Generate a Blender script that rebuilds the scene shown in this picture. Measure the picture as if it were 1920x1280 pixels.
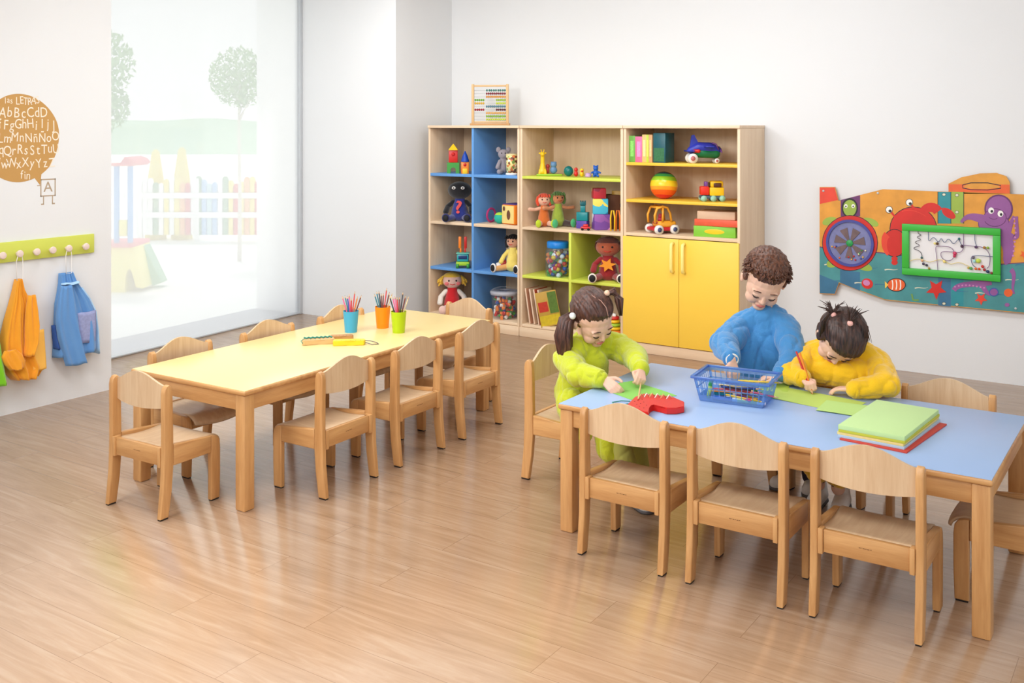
import bpy, bmesh, math, random
from mathutils import Vector, Matrix, noise, Euler
from math import sin, cos, pi, radians, atan2
random.seed(7)
SC = bpy.context.scene
COL = SC.collection
for _o in list(bpy.data.objects): bpy.data.objects.remove(_o)

# ---------------------------------------------------------------- camera
CAM_H = 1.70; FPX = 1907.0; YAW = radians(33.8); HZ = 235.7
cam_d = bpy.data.cameras.new('camera'); cam = bpy.data.objects.new('camera', cam_d); COL.objects.link(cam)
cam_d.sensor_width = 36.0; cam_d.lens = FPX/1920*36.0
cam_d.shift_y = -(640-HZ)/1920
cam_d.clip_start = .05; cam_d.clip_end = 600
cam.location = (0, 0, CAM_H); cam.rotation_euler = (pi/2, 0, YAW)
SC.camera = cam
SC.view_settings.view_transform = 'Standard'; SC.view_settings.look = 'None'
SC.view_settings.gamma = 1.0; SC.view_settings.use_curve_mapping = False
SC.view_settings.exposure = -0.10

# ---------------------------------------------------------------- daylight and added unseen lamps
W = bpy.data.worlds.new('daylight'); SC.world = W; W.use_nodes = True
_n = W.node_tree.nodes; _l = W.node_tree.links
_bg = _n['Background']; _bg.inputs['Strength'].default_value = 1.14
_tc = _n.new('ShaderNodeTexCoord'); _sx = _n.new('ShaderNodeSeparateXYZ'); _rp = _n.new('ShaderNodeValToRGB')
_l.new(_tc.outputs['Generated'], _sx.inputs[0]); _l.new(_sx.outputs['Z'], _rp.inputs[0]); _l.new(_rp.outputs[0], _bg.inputs['Color'])
_rp.color_ramp.elements[0].position = 0.0; _rp.color_ramp.elements[0].color = (1.0, 1.0, 1.0, 1)
_rp.color_ramp.elements[1].position = 0.5; _rp.color_ramp.elements[1].color = (0.97, 0.985, 1.0, 1)

def area_light(name, loc, target, sx, sy, power, col=(1, 1, 1)):
    d = bpy.data.lights.new(name, 'AREA'); o = bpy.data.objects.new(name, d); COL.objects.link(o)
    d.shape = 'RECTANGLE'; d.size = sx; d.size_y = sy; d.energy = power; d.color = col
    o.location = loc; o.rotation_euler = (Vector(target)-Vector(loc)).to_track_quat('-Z', 'Y').to_euler()
    return o
area_light('unseen_softbox', (-5.0, 5.5, 2.97), (-5.0, 5.7, 0.0), 1.4, 1.4, 36, (1, .99, .975))  # unseen softbox added to lift the back-left floor, table end and pillar
area_light('unseen_softbox', (-3.5, -0.2, 2.95), (-3.2, 5.2, 0.4), 1.2, 1.2, 112, (.98, .99, 1))  # unseen front-left key softbox, following the fall of the smock shadows
area_light('unseen_key_light', (-4.3, 2.6, 2.7), (-2.9, 6.8, 0.9), .5, .5, 26, (1, 1, 1))  # unseen key hung in mid-air, added so toy shadows fall to the right
area_light('unseen_softbox', (-1.2, 1.6, 2.97), (-1.6, 4.4, 0.0), 1.6, 1.6, 75, (.98, .99, 1))  # unseen softbox added as fill towards the blue table
area_light('unseen_softbox', (-3.4, 3.2, 2.97), (-3.4, 5.6, 0.0), 1.8, 1.8, 58, (.98, .99, 1))  # unseen softbox added as fill for the middle of the room
area_light('unseen_softbox', (-2.4, 5.4, 2.97), (-2.3, 6.6, 0.2), 1.8, .8, 54, (.97, .985, 1))  # unseen softbox added to brighten the back wall and floor before it
_s = bpy.data.lights.new('sun', 'SUN'); _s.energy = 1.05; _s.angle = radians(9); _s.color = (1, .98, .94)
sun = bpy.data.objects.new('sun', _s); COL.objects.link(sun); sun.rotation_euler = Vector((.42, -.25, -.87)).to_track_quat('-Z', 'Y').to_euler()

# ---------------------------------------------------------------- helpers
def lin(c):
    return tuple(((x/255)/12.92 if x/255 <= .04045 else ((x/255+.055)/1.055)**2.4) for x in c)
FW = Vector((-sin(YAW), cos(YAW), 0)); RT = Vector((cos(YAW), sin(YAW), 0)); EYE = Vector((0, 0, CAM_H))
def ray(px, py): return FW + RT*((px-960)/FPX) + Vector((0, 0, -(py-HZ)/FPX))
def on_z(px, py, z): r = ray(px, py); return EYE + r*((z-CAM_H)/r.z)      # point of a real horizontal plane
def on_y(px, py, y): r = ray(px, py); return EYE + r*(y/r.y)              # point of a real plane Y = const
def on_x(px, py, x): r = ray(px, py); return EYE + r*(x/r.x)

MATS = {}
def nt(name):
    m = bpy.data.materials.new(name); m.use_nodes = True
    return m, m.node_tree.nodes, m.node_tree.links, m.node_tree.nodes['Principled BSDF']
def mat(name, col, rough=.5, var=.06, scale=9, bump=0, bscale=60, metal=0, coat=0, trans=0, sheen=0, sss=0, ior=1.45, alpha=1, coord='Object'):
    if name in MATS: return MATS[name]
    m, N, L, P = nt(name)
    c = lin(col)
    tc = N.new('ShaderNodeTexCoord'); ns = N.new('ShaderNodeTexNoise'); ns.inputs['Scale'].default_value = scale; ns.inputs['Detail'].default_value = 3
    L.new(tc.outputs[coord], ns.inputs['Vector'])
    mx = N.new('ShaderNodeMix'); mx.data_type = 'RGBA'
    mx.inputs[6].default_value = (*[max(0, x*(1-var)) for x in c], 1); mx.inputs[7].default_value = (*[min(1, x*(1+var)) for x in c], 1)
    L.new(ns.outputs[0], mx.inputs[0]); L.new(mx.outputs[2], P.inputs['Base Color'])
    P.inputs['Roughness'].default_value = rough; P.inputs['Metallic'].default_value = metal
    P.inputs['Coat Weight'].default_value = coat; P.inputs['Transmission Weight'].default_value = trans
    P.inputs['IOR'].default_value = ior; P.inputs['Alpha'].default_value = alpha
    if sheen: P.inputs['Sheen Weight'].default_value = sheen
    if sss:
        P.inputs['Subsurface Weight'].default_value = sss; P.inputs['Subsurface Radius'].default_value = (1, .35, .2); P.inputs['Subsurface Scale'].default_value = .01
    if bump:
        nb = N.new('ShaderNodeTexNoise'); nb.inputs['Scale'].default_value = bscale; nb.inputs['Detail'].default_value = 4
        L.new(tc.outputs[coord], nb.inputs['Vector'])
        bp = N.new('ShaderNodeBump'); bp.inputs['Strength'].default_value = bump; bp.inputs['Distance'].default_value = .01
        L.new(nb.outputs[0], bp.inputs['Height']); L.new(bp.outputs[0], P.inputs['Normal'])
    MATS[name] = m; return m
def wood(name, c1, c2, axis='Z', scale=14, stretch=14, rough=.42, coat=0):
    if name in MATS: return MATS[name]
    m, N, L, P = nt(name)
    tc = N.new('ShaderNodeTexCoord'); mp = N.new('ShaderNodeMapping')
    s = {'X': (1/stretch, 1, 1), 'Y': (1, 1/stretch, 1), 'Z': (1, 1, 1/stretch)}[axis]
    mp.inputs['Scale'].default_value = [v*scale for v in s]
    L.new(tc.outputs['Object'], mp.inputs[0])
    n1 = N.new('ShaderNodeTexNoise'); n1.inputs['Scale'].default_value = 1.0; n1.inputs['Detail'].default_value = 5; n1.inputs['Distortion'].default_value = .6
    n2 = N.new('ShaderNodeTexNoise'); n2.inputs['Scale'].default_value = 7.0; n2.inputs['Detail'].default_value = 3
    L.new(mp.outputs[0], n1.inputs['Vector']); L.new(mp.outputs[0], n2.inputs['Vector'])
    ad = N.new('ShaderNodeMath'); ad.operation = 'MULTIPLY_ADD'; ad.inputs[1].default_value = .3
    L.new(n2.outputs[0], ad.inputs[0]); L.new(n1.outputs[0], ad.inputs[2])
    rp = N.new('ShaderNodeValToRGB'); rp.color_ramp.elements[0].position = .42; rp.color_ramp.elements[1].position = .86
    rp.color_ramp.elements[0].color = (*lin(c1), 1); rp.color_ramp.elements[1].color = (*lin(c2), 1)
    L.new(ad.outputs[0], rp.inputs[0]); L.new(rp.outputs[0], P.inputs['Base Color'])
    P.inputs['Roughness'].default_value = rough; P.inputs['Coat Weight'].default_value = coat
    bp = N.new('ShaderNodeBump'); bp.inputs['Strength'].default_value = .05; bp.inputs['Distance'].default_value = .003
    L.new(ad.outputs[0], bp.inputs['Height']); L.new(bp.outputs[0], P.inputs['Normal'])
    MATS[name] = m; return m

def BM(): return bmesh.new()
def _fin(b, verts, mi, M=None):
    if M is not None: bmesh.ops.transform(b, matrix=M, verts=verts)
    if mi:
        for f in {f for v in verts for f in v.link_faces}: f.material_index = mi
    return verts
def box(b, x0, x1, y0, y1, z0, z1, bev=0, mi=0, M=None, seg=2):
    r = bmesh.ops.create_cube(b, size=1)['verts']
    bmesh.ops.transform(b, verts=r, matrix=Matrix.Translation(((x0+x1)/2, (y0+y1)/2, (z0+z1)/2)) @ Matrix.Diagonal((abs(x1-x0), abs(y1-y0), abs(z1-z0), 1)))
    if bev:
        es = list({e for v in r for e in v.link_edges})
        g = bmesh.ops.bevel(b, geom=es, offset=bev, segments=seg, affect='EDGES', profile=.5)
        r = list({v for v in g['verts']} | {v for f in g['faces'] for v in f.verts})
        r = _island(r)
    return _fin(b, r, mi, M)
def _island(vs):
    seen = set(vs); st = list(vs)
    while st:
        v = st.pop()
        for e in v.link_edges:
            w = e.other_vert(v)
            if w not in seen: seen.add(w); st.append(w)
    return list(seen)
def ell(b, c, r, R=None, mi=0, u=20, v=12):
    if isinstance(r, (int, float)): r = (r, r, r)
    q = bmesh.ops.create_uvsphere(b, u_segments=u, v_segments=v, radius=1)['verts']
    M = Matrix.Translation(c) @ (R.to_4x4() if R is not None else Matrix()) @ Matrix.Diagonal((*r, 1))
    return _fin(b, q, mi, M)
def tube(b, pts, r, n=8, mi=0, cap=True, closed=False, M=None):
    pts = [Vector(p) for p in pts]; k = len(pts)
    rs = r if isinstance(r, (list, tuple)) else [r]*k
    rings = []; nrm = None; allv = []
    for i, p in enumerate(pts):
        if closed: t = pts[(i+1) % k]-pts[i-1]
        else: t = pts[min(i+1, k-1)]-pts[max(i-1, 0)]
        if t.length < 1e-9: t = Vector((0, 0, 1))
        t.normalize()
        if nrm is None: nrm = t.orthogonal().normalized()
        nrm = (nrm - t*nrm.dot(t))
        if nrm.length < 1e-6: nrm = t.orthogonal()
        nrm.normalize(); bn = t.cross(nrm)
        ring = [b.verts.new(p + (nrm*cos(a)+bn*sin(a))*rs[i]) for a in [2*pi*j/n for j in range(n)]]
        rings.append(ring); allv += ring
    m = k if closed else k-1
    for i in range(m):
        A, B = rings[i], rings[(i+1) % k]
        for j in range(n): b.faces.new((A[j], A[(j+1) % n], B[(j+1) % n], B[j]))
    if cap and not closed:
        b.faces.new(list(reversed(rings[0]))); b.faces.new(rings[-1])
    return _fin(b, allv, mi, M)
def caps(b, p0, p1, r0, r1, n=14, mi=0):
    """tapered capsule"""
    p0, p1 = Vector(p0), Vector(p1); d = p1-p0; L = max(d.length, 1e-6)
    pts, rs = [], []
    for k in range(5):
        a = pi/2*k/5; pts.append(p0-d/L*r0*cos(a)); rs.append(max(r0*sin(a), 1e-4))
    pts.append(p0); rs.append(r0)
    pts.append(p1); rs.append(r1)
    for k in range(1, 6):
        a = pi/2*k/5; pts.append(p1+d/L*r1*sin(a)); rs.append(max(r1*cos(a), 1e-4))
    return tube(b, pts, rs, n, mi)
def chain(b, pts, rs, n=14, mi=0):
    for i in range(len(pts)-1): caps(b, pts[i], pts[i+1], rs[i], rs[i+1], n, mi)
def lathe(b, prof, n=24, M=None, mi=0, cap=True):
    rings = []; allv = []
    for r, z in prof:
        ring = [b.verts.new((r*cos(2*pi*j/n), r*sin(2*pi*j/n), z)) for j in range(n)]; rings.append(ring); allv += ring
    for A, B in zip(rings, rings[1:]):
        for j in range(n): b.faces.new((A[j], A[(j+1) % n], B[(j+1) % n], B[j]))
    if cap:
        if prof[0][0] > 1e-5: b.faces.new(list(reversed(rings[0])))
        if prof[-1][0] > 1e-5: b.faces.new(rings[-1])
    return _fin(b, allv, mi, M)
def prism(b, poly, d, M=None, mi=0, z0=0):
    A = [b.verts.new((x, y, z0)) for x, y in poly]; B = [b.verts.new((x, y, z0+d)) for x, y in poly]
    n = len(poly)
    area = sum(poly[i][0]*poly[(i+1) % n][1]-poly[(i+1) % n][0]*poly[i][1] for i in range(n))
    if area < 0: A.reverse(); B.reverse()
    b.faces.new(list(reversed(A))); b.faces.new(B)
    for i in range(n): b.faces.new((A[i], A[(i+1) % n], B[(i+1) % n], B[i]))
    return _fin(b, A+B, mi, M)
def MT(x=0, y=0, z=0, rx=0, ry=0, rz=0, s=1): return Matrix.Translation((x, y, z)) @ Euler((rx, ry, rz)).to_matrix().to_4x4() @ Matrix.Scale(s, 4)
def axes(o, ex, ey, ez=None):
    """matrix whose columns are the given axes at origin o"""
    ex, ey = Vector(ex).normalized(), Vector(ey).normalized(); ez = ex.cross(ey) if ez is None else Vector(ez)
    M = Matrix.Identity(4)
    for i in range(3): M[i][0] = ex[i]; M[i][1] = ey[i]; M[i][2] = ez[i]; M[i][3] = o[i]
    return M
def obj(name, b, m, parent=None, loc=(0, 0, 0), rot=(0, 0, 0), smooth=35, label=None):
    me = bpy.data.meshes.new(name)
    if smooth:
        lim = radians(smooth)
        for f in b.faces: f.smooth = True
        for e in b.edges:
            if len(e.link_faces) == 2: e.smooth = e.calc_face_angle(0) < lim
    b.to_mesh(me); b.free()
    for x in (m if isinstance(m, (list, tuple)) else [m]): me.materials.append(x)
    o = bpy.data.objects.new(name, me); COL.objects.link(o)
    o.location = loc; o.rotation_euler = rot
    if parent is not None: o.parent = parent
    if label: o['label'] = label
    return o
def tag(o, label, cat, group=None):
    o['label'] = label; o['category'] = cat
    if group: o['group'] = group
    return o
def thing(name, label, cat, loc=(0, 0, 0), rz=0, group=None, rot=None):
    o = bpy.data.objects.new(name, None); COL.objects.link(o); o.empty_display_size = .05
    o.location = loc; o.rotation_euler = rot if rot else (0, 0, rz)
    return tag(o, label, cat, group)
def struct(name, b, m, smooth=35):
    o = obj(name, b, m, smooth=smooth); o['kind'] = 'structure'; return o
def dup(root, loc=None, rz=None, label=None, group=None, rot=None):
    r = root.copy(); COL.objects.link(r)
    if loc is not None: r.location = loc
    if rz is not None: r.rotation_euler = (0, 0, rz)
    if rot is not None: r.rotation_euler = rot
    if label: r['label'] = label
    if group: r['group'] = group
    for ch in list(root.children):
        c = ch.copy(); COL.objects.link(c); c.parent = r
        for g in list(ch.children):
            d = g.copy(); COL.objects.link(d); d.parent = c
    return r
def text_bm(s, size, depth, bold=0.0):
    cu = bpy.data.curves.new('t', 'FONT'); cu.body = s; cu.size = size; cu.extrude = depth; cu.offset = bold; cu.align_x = 'CENTER'; cu.align_y = 'CENTER'; cu.resolution_u = 3
    o = bpy.data.objects.new('t', cu); COL.objects.link(o)
    bpy.context.view_layer.update()
    me = bpy.data.meshes.new_from_object(o.evaluated_get(bpy.context.evaluated_depsgraph_get()))
    b = bmesh.new(); b.from_mesh(me)
    bpy.data.objects.remove(o); bpy.data.curves.remove(cu); bpy.data.meshes.remove(me)
    return b
def text_into(b, s, size, depth, M, bold=0.0, mi=0):
    t = text_bm(s, size, depth, bold); vm = {}
    for v in t.verts: vm[v] = b.verts.new(M @ v.co)
    for f in t.faces:
        try: q = b.faces.new([vm[v] for v in f.verts]); q.material_index = mi
        except ValueError: pass
    t.free()
def remesh(b, vox, smooth=4, fac=.5, noise_amp=0, noise_sc=20, extra=None):
    """one continuous surface out of overlapping volumes"""
    me = bpy.data.meshes.new('r'); b.to_mesh(me); b.free()
    o = bpy.data.objects.new('r', me); COL.objects.link(o)
    md = o.modifiers.new('r', 'REMESH'); md.mode = 'VOXEL'; md.voxel_size = vox
    if smooth:
        s = o.modifiers.new('s', 'SMOOTH'); s.factor = fac; s.iterations = smooth
    bpy.context.view_layer.update()
    m2 = bpy.data.meshes.new_from_object(o.evaluated_get(bpy.context.evaluated_depsgraph_get()))
    q = bmesh.new(); q.from_mesh(m2)
    bpy.data.objects.remove(o); bpy.data.meshes.remove(me); bpy.data.meshes.remove(m2)
    if noise_amp or extra:
        q.normal_update()
        for v in q.verts:
            d = 0
            if noise_amp: d += noise_amp*noise.noise(v.co*noise_sc)
            if extra: d += extra(v)
            v.co += v.normal*d
    return q
# ================================================================ materials
WALL = mat('white_wall_paint', (224, 226, 228), .75, .015, 2, bump=.03, bscale=90)
WHITE = mat('white_plaster', (240, 240, 240), .8, .01)
BEECH = wood('beech_frame_wood', (186, 134, 80), (212, 164, 108), 'Z', 30, 12, .38)
BEECHX = wood('beech_rail_wood', (186, 134, 80), (212, 164, 108), 'X', 30, 12, .38)
BEECHY = wood('beech_side_wood', (186, 134, 80), (212, 164, 108), 'Y', 30, 12, .38)
PLY = wood('pale_beech_plywood', (204, 170, 132), (220, 192, 156), 'Z', 45, 16, .45)
PLYY = wood('pale_beech_seat_plywood', (204, 170, 132), (220, 192, 156), 'Y', 45, 16, .42)
MAPLE = wood('maple_shelf_board', (220, 192, 160), (232, 208, 178), 'Z', 20, 14, .5)
MAPLEX = wood('maple_shelf_board_across', (220, 192, 160), (232, 208, 178), 'X', 20, 14, .5)
BLACKP = mat('black_foot_plastic', (28, 24, 24), .5)
BLUEL = mat('blue_laminate', (96, 152, 214), .45, .02)
GREENL = mat('lime_laminate', (206, 218, 84), .45, .02)
YELLOWL = mat('yellow_laminate', (240, 194, 62), .42, .02)
DOORL = mat('yellow_door_laminate', (246, 204, 76), .42, .015)
TABY = mat('pale_yellow_table_laminate', (238, 214, 150), .30, .012)
TABB = mat('pale_blue_table_laminate', (158, 186, 226), .33, .012)
ALU = mat('grey_aluminium', (196, 200, 204), .4, .02, metal=.3)

def floor_mat():
    m, N, L, P = nt('oak_laminate_floor')
    tc = N.new('ShaderNodeTexCoord'); mp = N.new('ShaderNodeMapping'); L.new(tc.outputs['Object'], mp.inputs[0])
    br = N.new('ShaderNodeTexBrick'); L.new(mp.outputs[0], br.inputs['Vector'])
    br.inputs['Scale'].default_value = 1; br.inputs['Brick Width'].default_value = 1.25; br.inputs['Row Height'].default_value = .19
    br.inputs['Mortar Size'].default_value = .0009; br.offset = .37; br.offset_frequency = 2
    br.inputs['Color1'].default_value = (.25, .25, .25, 1); br.inputs['Color2'].default_value = (.75, .75, .75, 1); br.inputs['Mortar'].default_value = (0, 0, 0, 1)
    vz = N.new('ShaderNodeSeparateColor'); L.new(br.outputs['Color'], vz.inputs[0])
    # grain, shifted from plank to plank
    cb = N.new('ShaderNodeCombineXYZ'); mu = N.new('ShaderNodeMath'); mu.operation = 'MULTIPLY'; mu.inputs[1].default_value = 40
    L.new(vz.outputs[0], mu.inputs[0]); L.new(mu.outputs[0], cb.inputs[2])
    va = N.new('ShaderNodeVectorMath'); va.operation = 'ADD'; L.new(tc.outputs['Object'], va.inputs[0]); L.new(cb.outputs[0], va.inputs[1])
    m2 = N.new('ShaderNodeMapping'); m2.inputs['Scale'].default_value = (1.3, 14, 1); L.new(va.outputs[0], m2.inputs[0])
    n1 = N.new('ShaderNodeTexNoise'); n1.inputs['Scale'].default_value = 1.2; n1.inputs['Detail'].default_value = 7; n1.inputs['Roughness'].default_value = .62; n1.inputs['Distortion'].default_value = 1.6
    L.new(m2.outputs[0], n1.inputs['Vector'])
    m3 = N.new('ShaderNodeMapping'); m3.inputs['Scale'].default_value = (3, 90, 1); L.new(va.outputs[0], m3.inputs[0])
    n2 = N.new('ShaderNodeTexNoise'); n2.inputs['Scale'].default_value = 1.0; n2.inputs['Detail'].default_value = 4
    L.new(m3.outputs[0], n2.inputs['Vector'])
    rp = N.new('ShaderNodeValToRGB'); e = rp.color_ramp.elements
    e[0].position = .28; e[0].color = (*lin((192, 156, 122)), 1); e[1].position = .72; e[1].color = (*lin((218, 187, 157)), 1)
    x = e.new(.5); x.color = (*lin((206, 170, 137)), 1)
    a1 = N.new('ShaderNodeMath'); a1.operation = 'MULTIPLY_ADD'; a1.inputs[1].default_value = .22; L.new(n2.outputs[0], a1.inputs[0]); L.new(n1.outputs[0], a1.inputs[2])
    a2 = N.new('ShaderNodeMath'); a2.operation = 'MULTIPLY_ADD'; a2.inputs[1].default_value = .10; L.new(vz.outputs[0], a2.inputs[0]); L.new(a1.outputs[0], a2.inputs[2])
    a3 = N.new('ShaderNodeMath'); a3.operation = 'SUBTRACT'; a3.inputs[1].default_value = .16; L.new(a2.outputs[0], a3.inputs[0])
    L.new(a3.outputs[0], rp.inputs[0])
    mx = N.new('ShaderNodeMix'); mx.data_type = 'RGBA'; mx.inputs[7].default_value = (*lin((160, 124, 92)), 1)
    L.new(br.outputs['Fac'], mx.inputs[0]); L.new(rp.outputs[0], mx.inputs[6]); L.new(mx.outputs[2], P.inputs['Base Color'])
    P.inputs['Roughness'].default_value = .24; P.inputs['Specular IOR Level'].default_value = .85; P.inputs['Coat Weight'].default_value = .35; P.inputs['Coat Roughness'].default_value = .22
    rr = N.new('ShaderNodeMapRange'); rr.inputs[3].default_value = .17; rr.inputs[4].default_value = .30; L.new(n1.outputs[0], rr.inputs[0]); L.new(rr.outputs[0], P.inputs['Roughness'])
    bp = N.new('ShaderNodeBump'); bp.inputs['Strength'].default_value = .06; bp.inputs['Distance'].default_value = .002
    L.new(a1.outputs[0], bp.inputs['Height']); L.new(bp.outputs[0], P.inputs['Normal'])
    return m
FLOOR = floor_mat()

# ================================================================ room
WL = -5.80; YB = 7.38; YP = 6.60; XP = -5.60; HR = 3.0
WA = Vector((-6.50, 3.70, 0)); WB = Vector((-6.73, 6.60, 0))        # window line
b = BM(); prism(b, [(WA.x, WA.y), (-6.2, 3.7), (-6.2, -3.5), (2.5, -3.5), (2.5, YB+.1), (WB.x, YB+.1), (WB.x, WB.y)], .06, z0=-.06); struct('floor', b, FLOOR)
b = BM(); box(b, WL-.2, WL, -3.5, 4.015, 0, HR); struct('wall_left', b, WALL)
b = BM(); box(b, -6.6, WL-.2, 3.5, 3.7, 0, HR); struct('wall_return', b, WALL)
b = BM(); box(b, XP, 2.5, YB, YB+.2, 0, HR); struct('wall_back', b, WALL)
b = BM(); box(b, -6.78, XP, YP, YB+.2, 0, HR); struct('wall_pillar', b, WALL)
b = BM(); box(b, -7.3, -6.78, YP-.002, YB+.2, -.14, HR); struct('wall_outside', b, mat('bright_white_render', (252, 252, 252), .8, .01))
b = BM(); box(b, -7.3, 2.5, -3.5, YB+.2, HR, HR+.15); struct('ceiling', b, WALL)
# window: aluminium frame, one tall pane
wd = (WB-WA).normalized(); wl = (WB-WA).length; wn = Vector((0, 0, 1))
Mw = axes(WA, wd, (-wd.y, wd.x, 0), (0, 0, 1))     # x along the window, y outwards, z up
win = bpy.data.objects.new('window_1', None); COL.objects.link(win); win['kind'] = 'structure'
b = BM(); box(b, 0, wl, -.02, .03, 0, .012, .002, M=Mw); box(b, wl-.035, wl-.003, -.03, .03, 0, HR, .003, M=Mw); box(b, 0, .05, -.03, .03, 0, HR, .003, M=Mw); box(b, 0, wl, -.03, .03, HR-.05, HR, .003, M=Mw)
obj('window_frame', b, ALU, win)
def pane_mat():
    m, N, L, P = nt('glass_with_haze_veil')
    out = N['Material Output']
    tr = N.new('ShaderNodeBsdfTransparent'); tr.inputs[0].default_value = (.98, .99, .99, 1)
    tl = N.new('ShaderNodeBsdfTranslucent'); tl.inputs[0].default_value = (1, 1, 1, 1)  # white veil mixed into the pane to imitate overexposed haze outdoors
    gl = N.new('ShaderNodeBsdfGlossy'); gl.inputs['Roughness'].default_value = .02
    ns = N.new('ShaderNodeTexNoise'); ns.inputs['Scale'].default_value = .8
    mr = N.new('ShaderNodeMapRange'); mr.inputs[3].default_value = .38; mr.inputs[4].default_value = .41; L.new(ns.outputs[0], mr.inputs[0])
    m1 = N.new('ShaderNodeMixShader'); L.new(mr.outputs[0], m1.inputs[0]); L.new(tr.outputs[0], m1.inputs[1]); L.new(tl.outputs[0], m1.inputs[2])
    m2 = N.new('ShaderNodeMixShader'); m2.inputs[0].default_value = .03; L.new(m1.outputs[0], m2.inputs[1]); L.new(gl.outputs[0], m2.inputs[2])
    L.new(m2.outputs[0], out.inputs['Surface']); N.remove(P)
    return m
b = BM(); box(b, .05, wl-.035, -.003, .003, .018, HR-.05, M=Mw); obj('window_pane', b, pane_mat(), win)
b = BM(); box(b, 0, wl, .03, .56, -.14, -.004, .004, M=Mw); struct('window_sill', b, mat('pale_stone_sill', (170, 174, 182), .5, .02))

# ================================================================ outdoors
GZ = -.14
b = BM(); box(b, -90, -6.8, -30, 120, GZ-.1, GZ); struct('ground', b, mat('pale_play_court', (240, 242, 238), .9, .02, 1))
def blob(b, c, r, n=26, seed=1, squash=1, lo=.1, hi=.2):
    rnd = random.Random(seed)
    for i in range(n):
        v = Vector((rnd.gauss(0, 1), rnd.gauss(0, 1), rnd.gauss(0, 1))).normalized()*r*(rnd.random()**.4)
        v.z *= squash; ell(b, Vector(c)+v, r*rnd.uniform(lo, hi), u=8, v=5)
def leaves(b, c, r, n, size, seed=1, squash=1):
    rnd = random.Random(seed)
    for i in range(n):
        v = Vector((rnd.gauss(0, 1), rnd.gauss(0, 1), rnd.gauss(0, 1))).normalized()*r*(rnd.random()**.33); v.z *= squash
        p = Vector(c)+v; a = Vector((rnd.gauss(0, 1), rnd.gauss(0, 1), rnd.gauss(0, 1))).normalized(); q = a.orthogonal().normalized()
        s = size*rnd.uniform(.6, 1.3)
        f = [b.verts.new(p+a*s), b.verts.new(p+q*s*.4), b.verts.new(p-a*s), b.verts.new(p-q*s*.4)]
        b.faces.new(f)
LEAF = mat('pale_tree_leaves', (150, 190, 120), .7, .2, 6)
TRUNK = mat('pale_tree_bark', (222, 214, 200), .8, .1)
t0 = on_z(449, 490, GZ)
tr = thing('tree', 'slim young tree with a round leafy crown standing on the court outside the window', 'tree', t0)
b = BM(); tube(b, [(0, 0, 0), (.01, 0, .9), (-.01, 0, 1.7), (0, 0, 2.5)], [.028, .024, .02, .012], 8)
for k in range(7): a = k*.9; tube(b, [(0, 0, 1.9+.05*k), (.2*cos(a), .2*sin(a), 2.2+.08*k)], [.01, .004], 5)
obj('trunk', b, TRUNK, tr)
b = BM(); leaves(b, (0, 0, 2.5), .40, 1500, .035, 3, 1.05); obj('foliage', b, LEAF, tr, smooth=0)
t1 = on_z(222, 470, GZ)
tr = thing('tree', 'leafy tree beside the partition, its branches hanging behind the red roofed playhouse', 'tree', (t1.x-.25, t1.y-.35, GZ))
b = BM(); tube(b, [(0, 0, 0), (.02, 0, 1.2), (0, 0, 2.8)], [.05, .04, .02], 8); obj('trunk', b, TRUNK, tr)
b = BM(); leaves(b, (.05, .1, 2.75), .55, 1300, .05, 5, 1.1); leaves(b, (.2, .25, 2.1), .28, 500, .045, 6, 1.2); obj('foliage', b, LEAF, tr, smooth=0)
# hills
hc = on_z(330, 240.5, -.14); 
b = BM()
hd = 70
pts = []
for k in range(41):
    px = 60+k*14; ang = ray(px, HZ); z = CAM_H + hd*(5+9*math.exp(-((px-390)/90)**2)+5*math.exp(-((px-230)/60)**2))/FPX*(-1)*(-1)
    pts.append((EYE+ang*hd, z))
ridge = [b.verts.new((p.x, p.y, z)) for p, z in pts]; foot = [b.verts.new((p.x*.93, p.y*.93, GZ)) for p, z in pts]; back = [b.verts.new((p.x*1.08, p.y*1.08, GZ)) for p, z in pts]
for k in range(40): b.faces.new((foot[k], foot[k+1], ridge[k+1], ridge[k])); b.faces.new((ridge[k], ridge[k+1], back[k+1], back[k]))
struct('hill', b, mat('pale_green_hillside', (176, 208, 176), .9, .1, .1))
# picket fence: posts, two rails, coloured pickets
PC = {'w': (250, 250, 250), 'y': (246, 226, 110), 'o': (246, 176, 110), 'r': (224, 92, 88), 'g': (140, 176, 140), 'b': (150, 190, 236), 'c': (180, 214, 226)}
PM = {k: mat('picket_paint_'+k, v, .6, .03) for k, v in PC.items()}
fl = on_z(262, 452, GZ); fr = on_z(500, 452, GZ); fd = (fr-fl).normalized(); fn = Vector((-fd.y, fd.x, 0)); FL = (fr-fl).length
Mf = axes(fl, fd, fn, (0, 0, 1))
fence = thing('picket_fence', 'low fence of coloured round topped pickets on white rails outside the window', 'fence')
for z in (.42, .73):
    b = BM(); box(b, -2.2, FL+.3, -.05, -.02, z-.045, z+.045, .004, M=Mf); obj('rail', b, PM['w'], fence)
seq = 'wwwgwywyorwgbcbwgyryoyr'
n = len(seq); random.seed(4)
for i, ch in enumerate(seq):
    x = i/(n-1)*FL*.93; w = .05; h = .98+.06*sin(i*1.3)
    b = BM(); prism(b, [(x-w, .1), (x+w, .1), (x+w, h-.05), (x+w*.6, h-.01), (x, h), (x-w*.6, h-.01), (x-w, h-.05)], .02, M=Mf @ Matrix.Rotation(pi/2, 4, 'X') @ Matrix.Translation((0, 0, -.01)))
    obj('picket', b, PM[ch], fence)
for x in (-1.2, .0, FL*.45, FL*.95):
    b = BM(); box(b, x-.04, x+.04, -.02, .06, 0, 1.0, .005, M=Mf); obj('post', b, PM['w'], fence)
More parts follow.
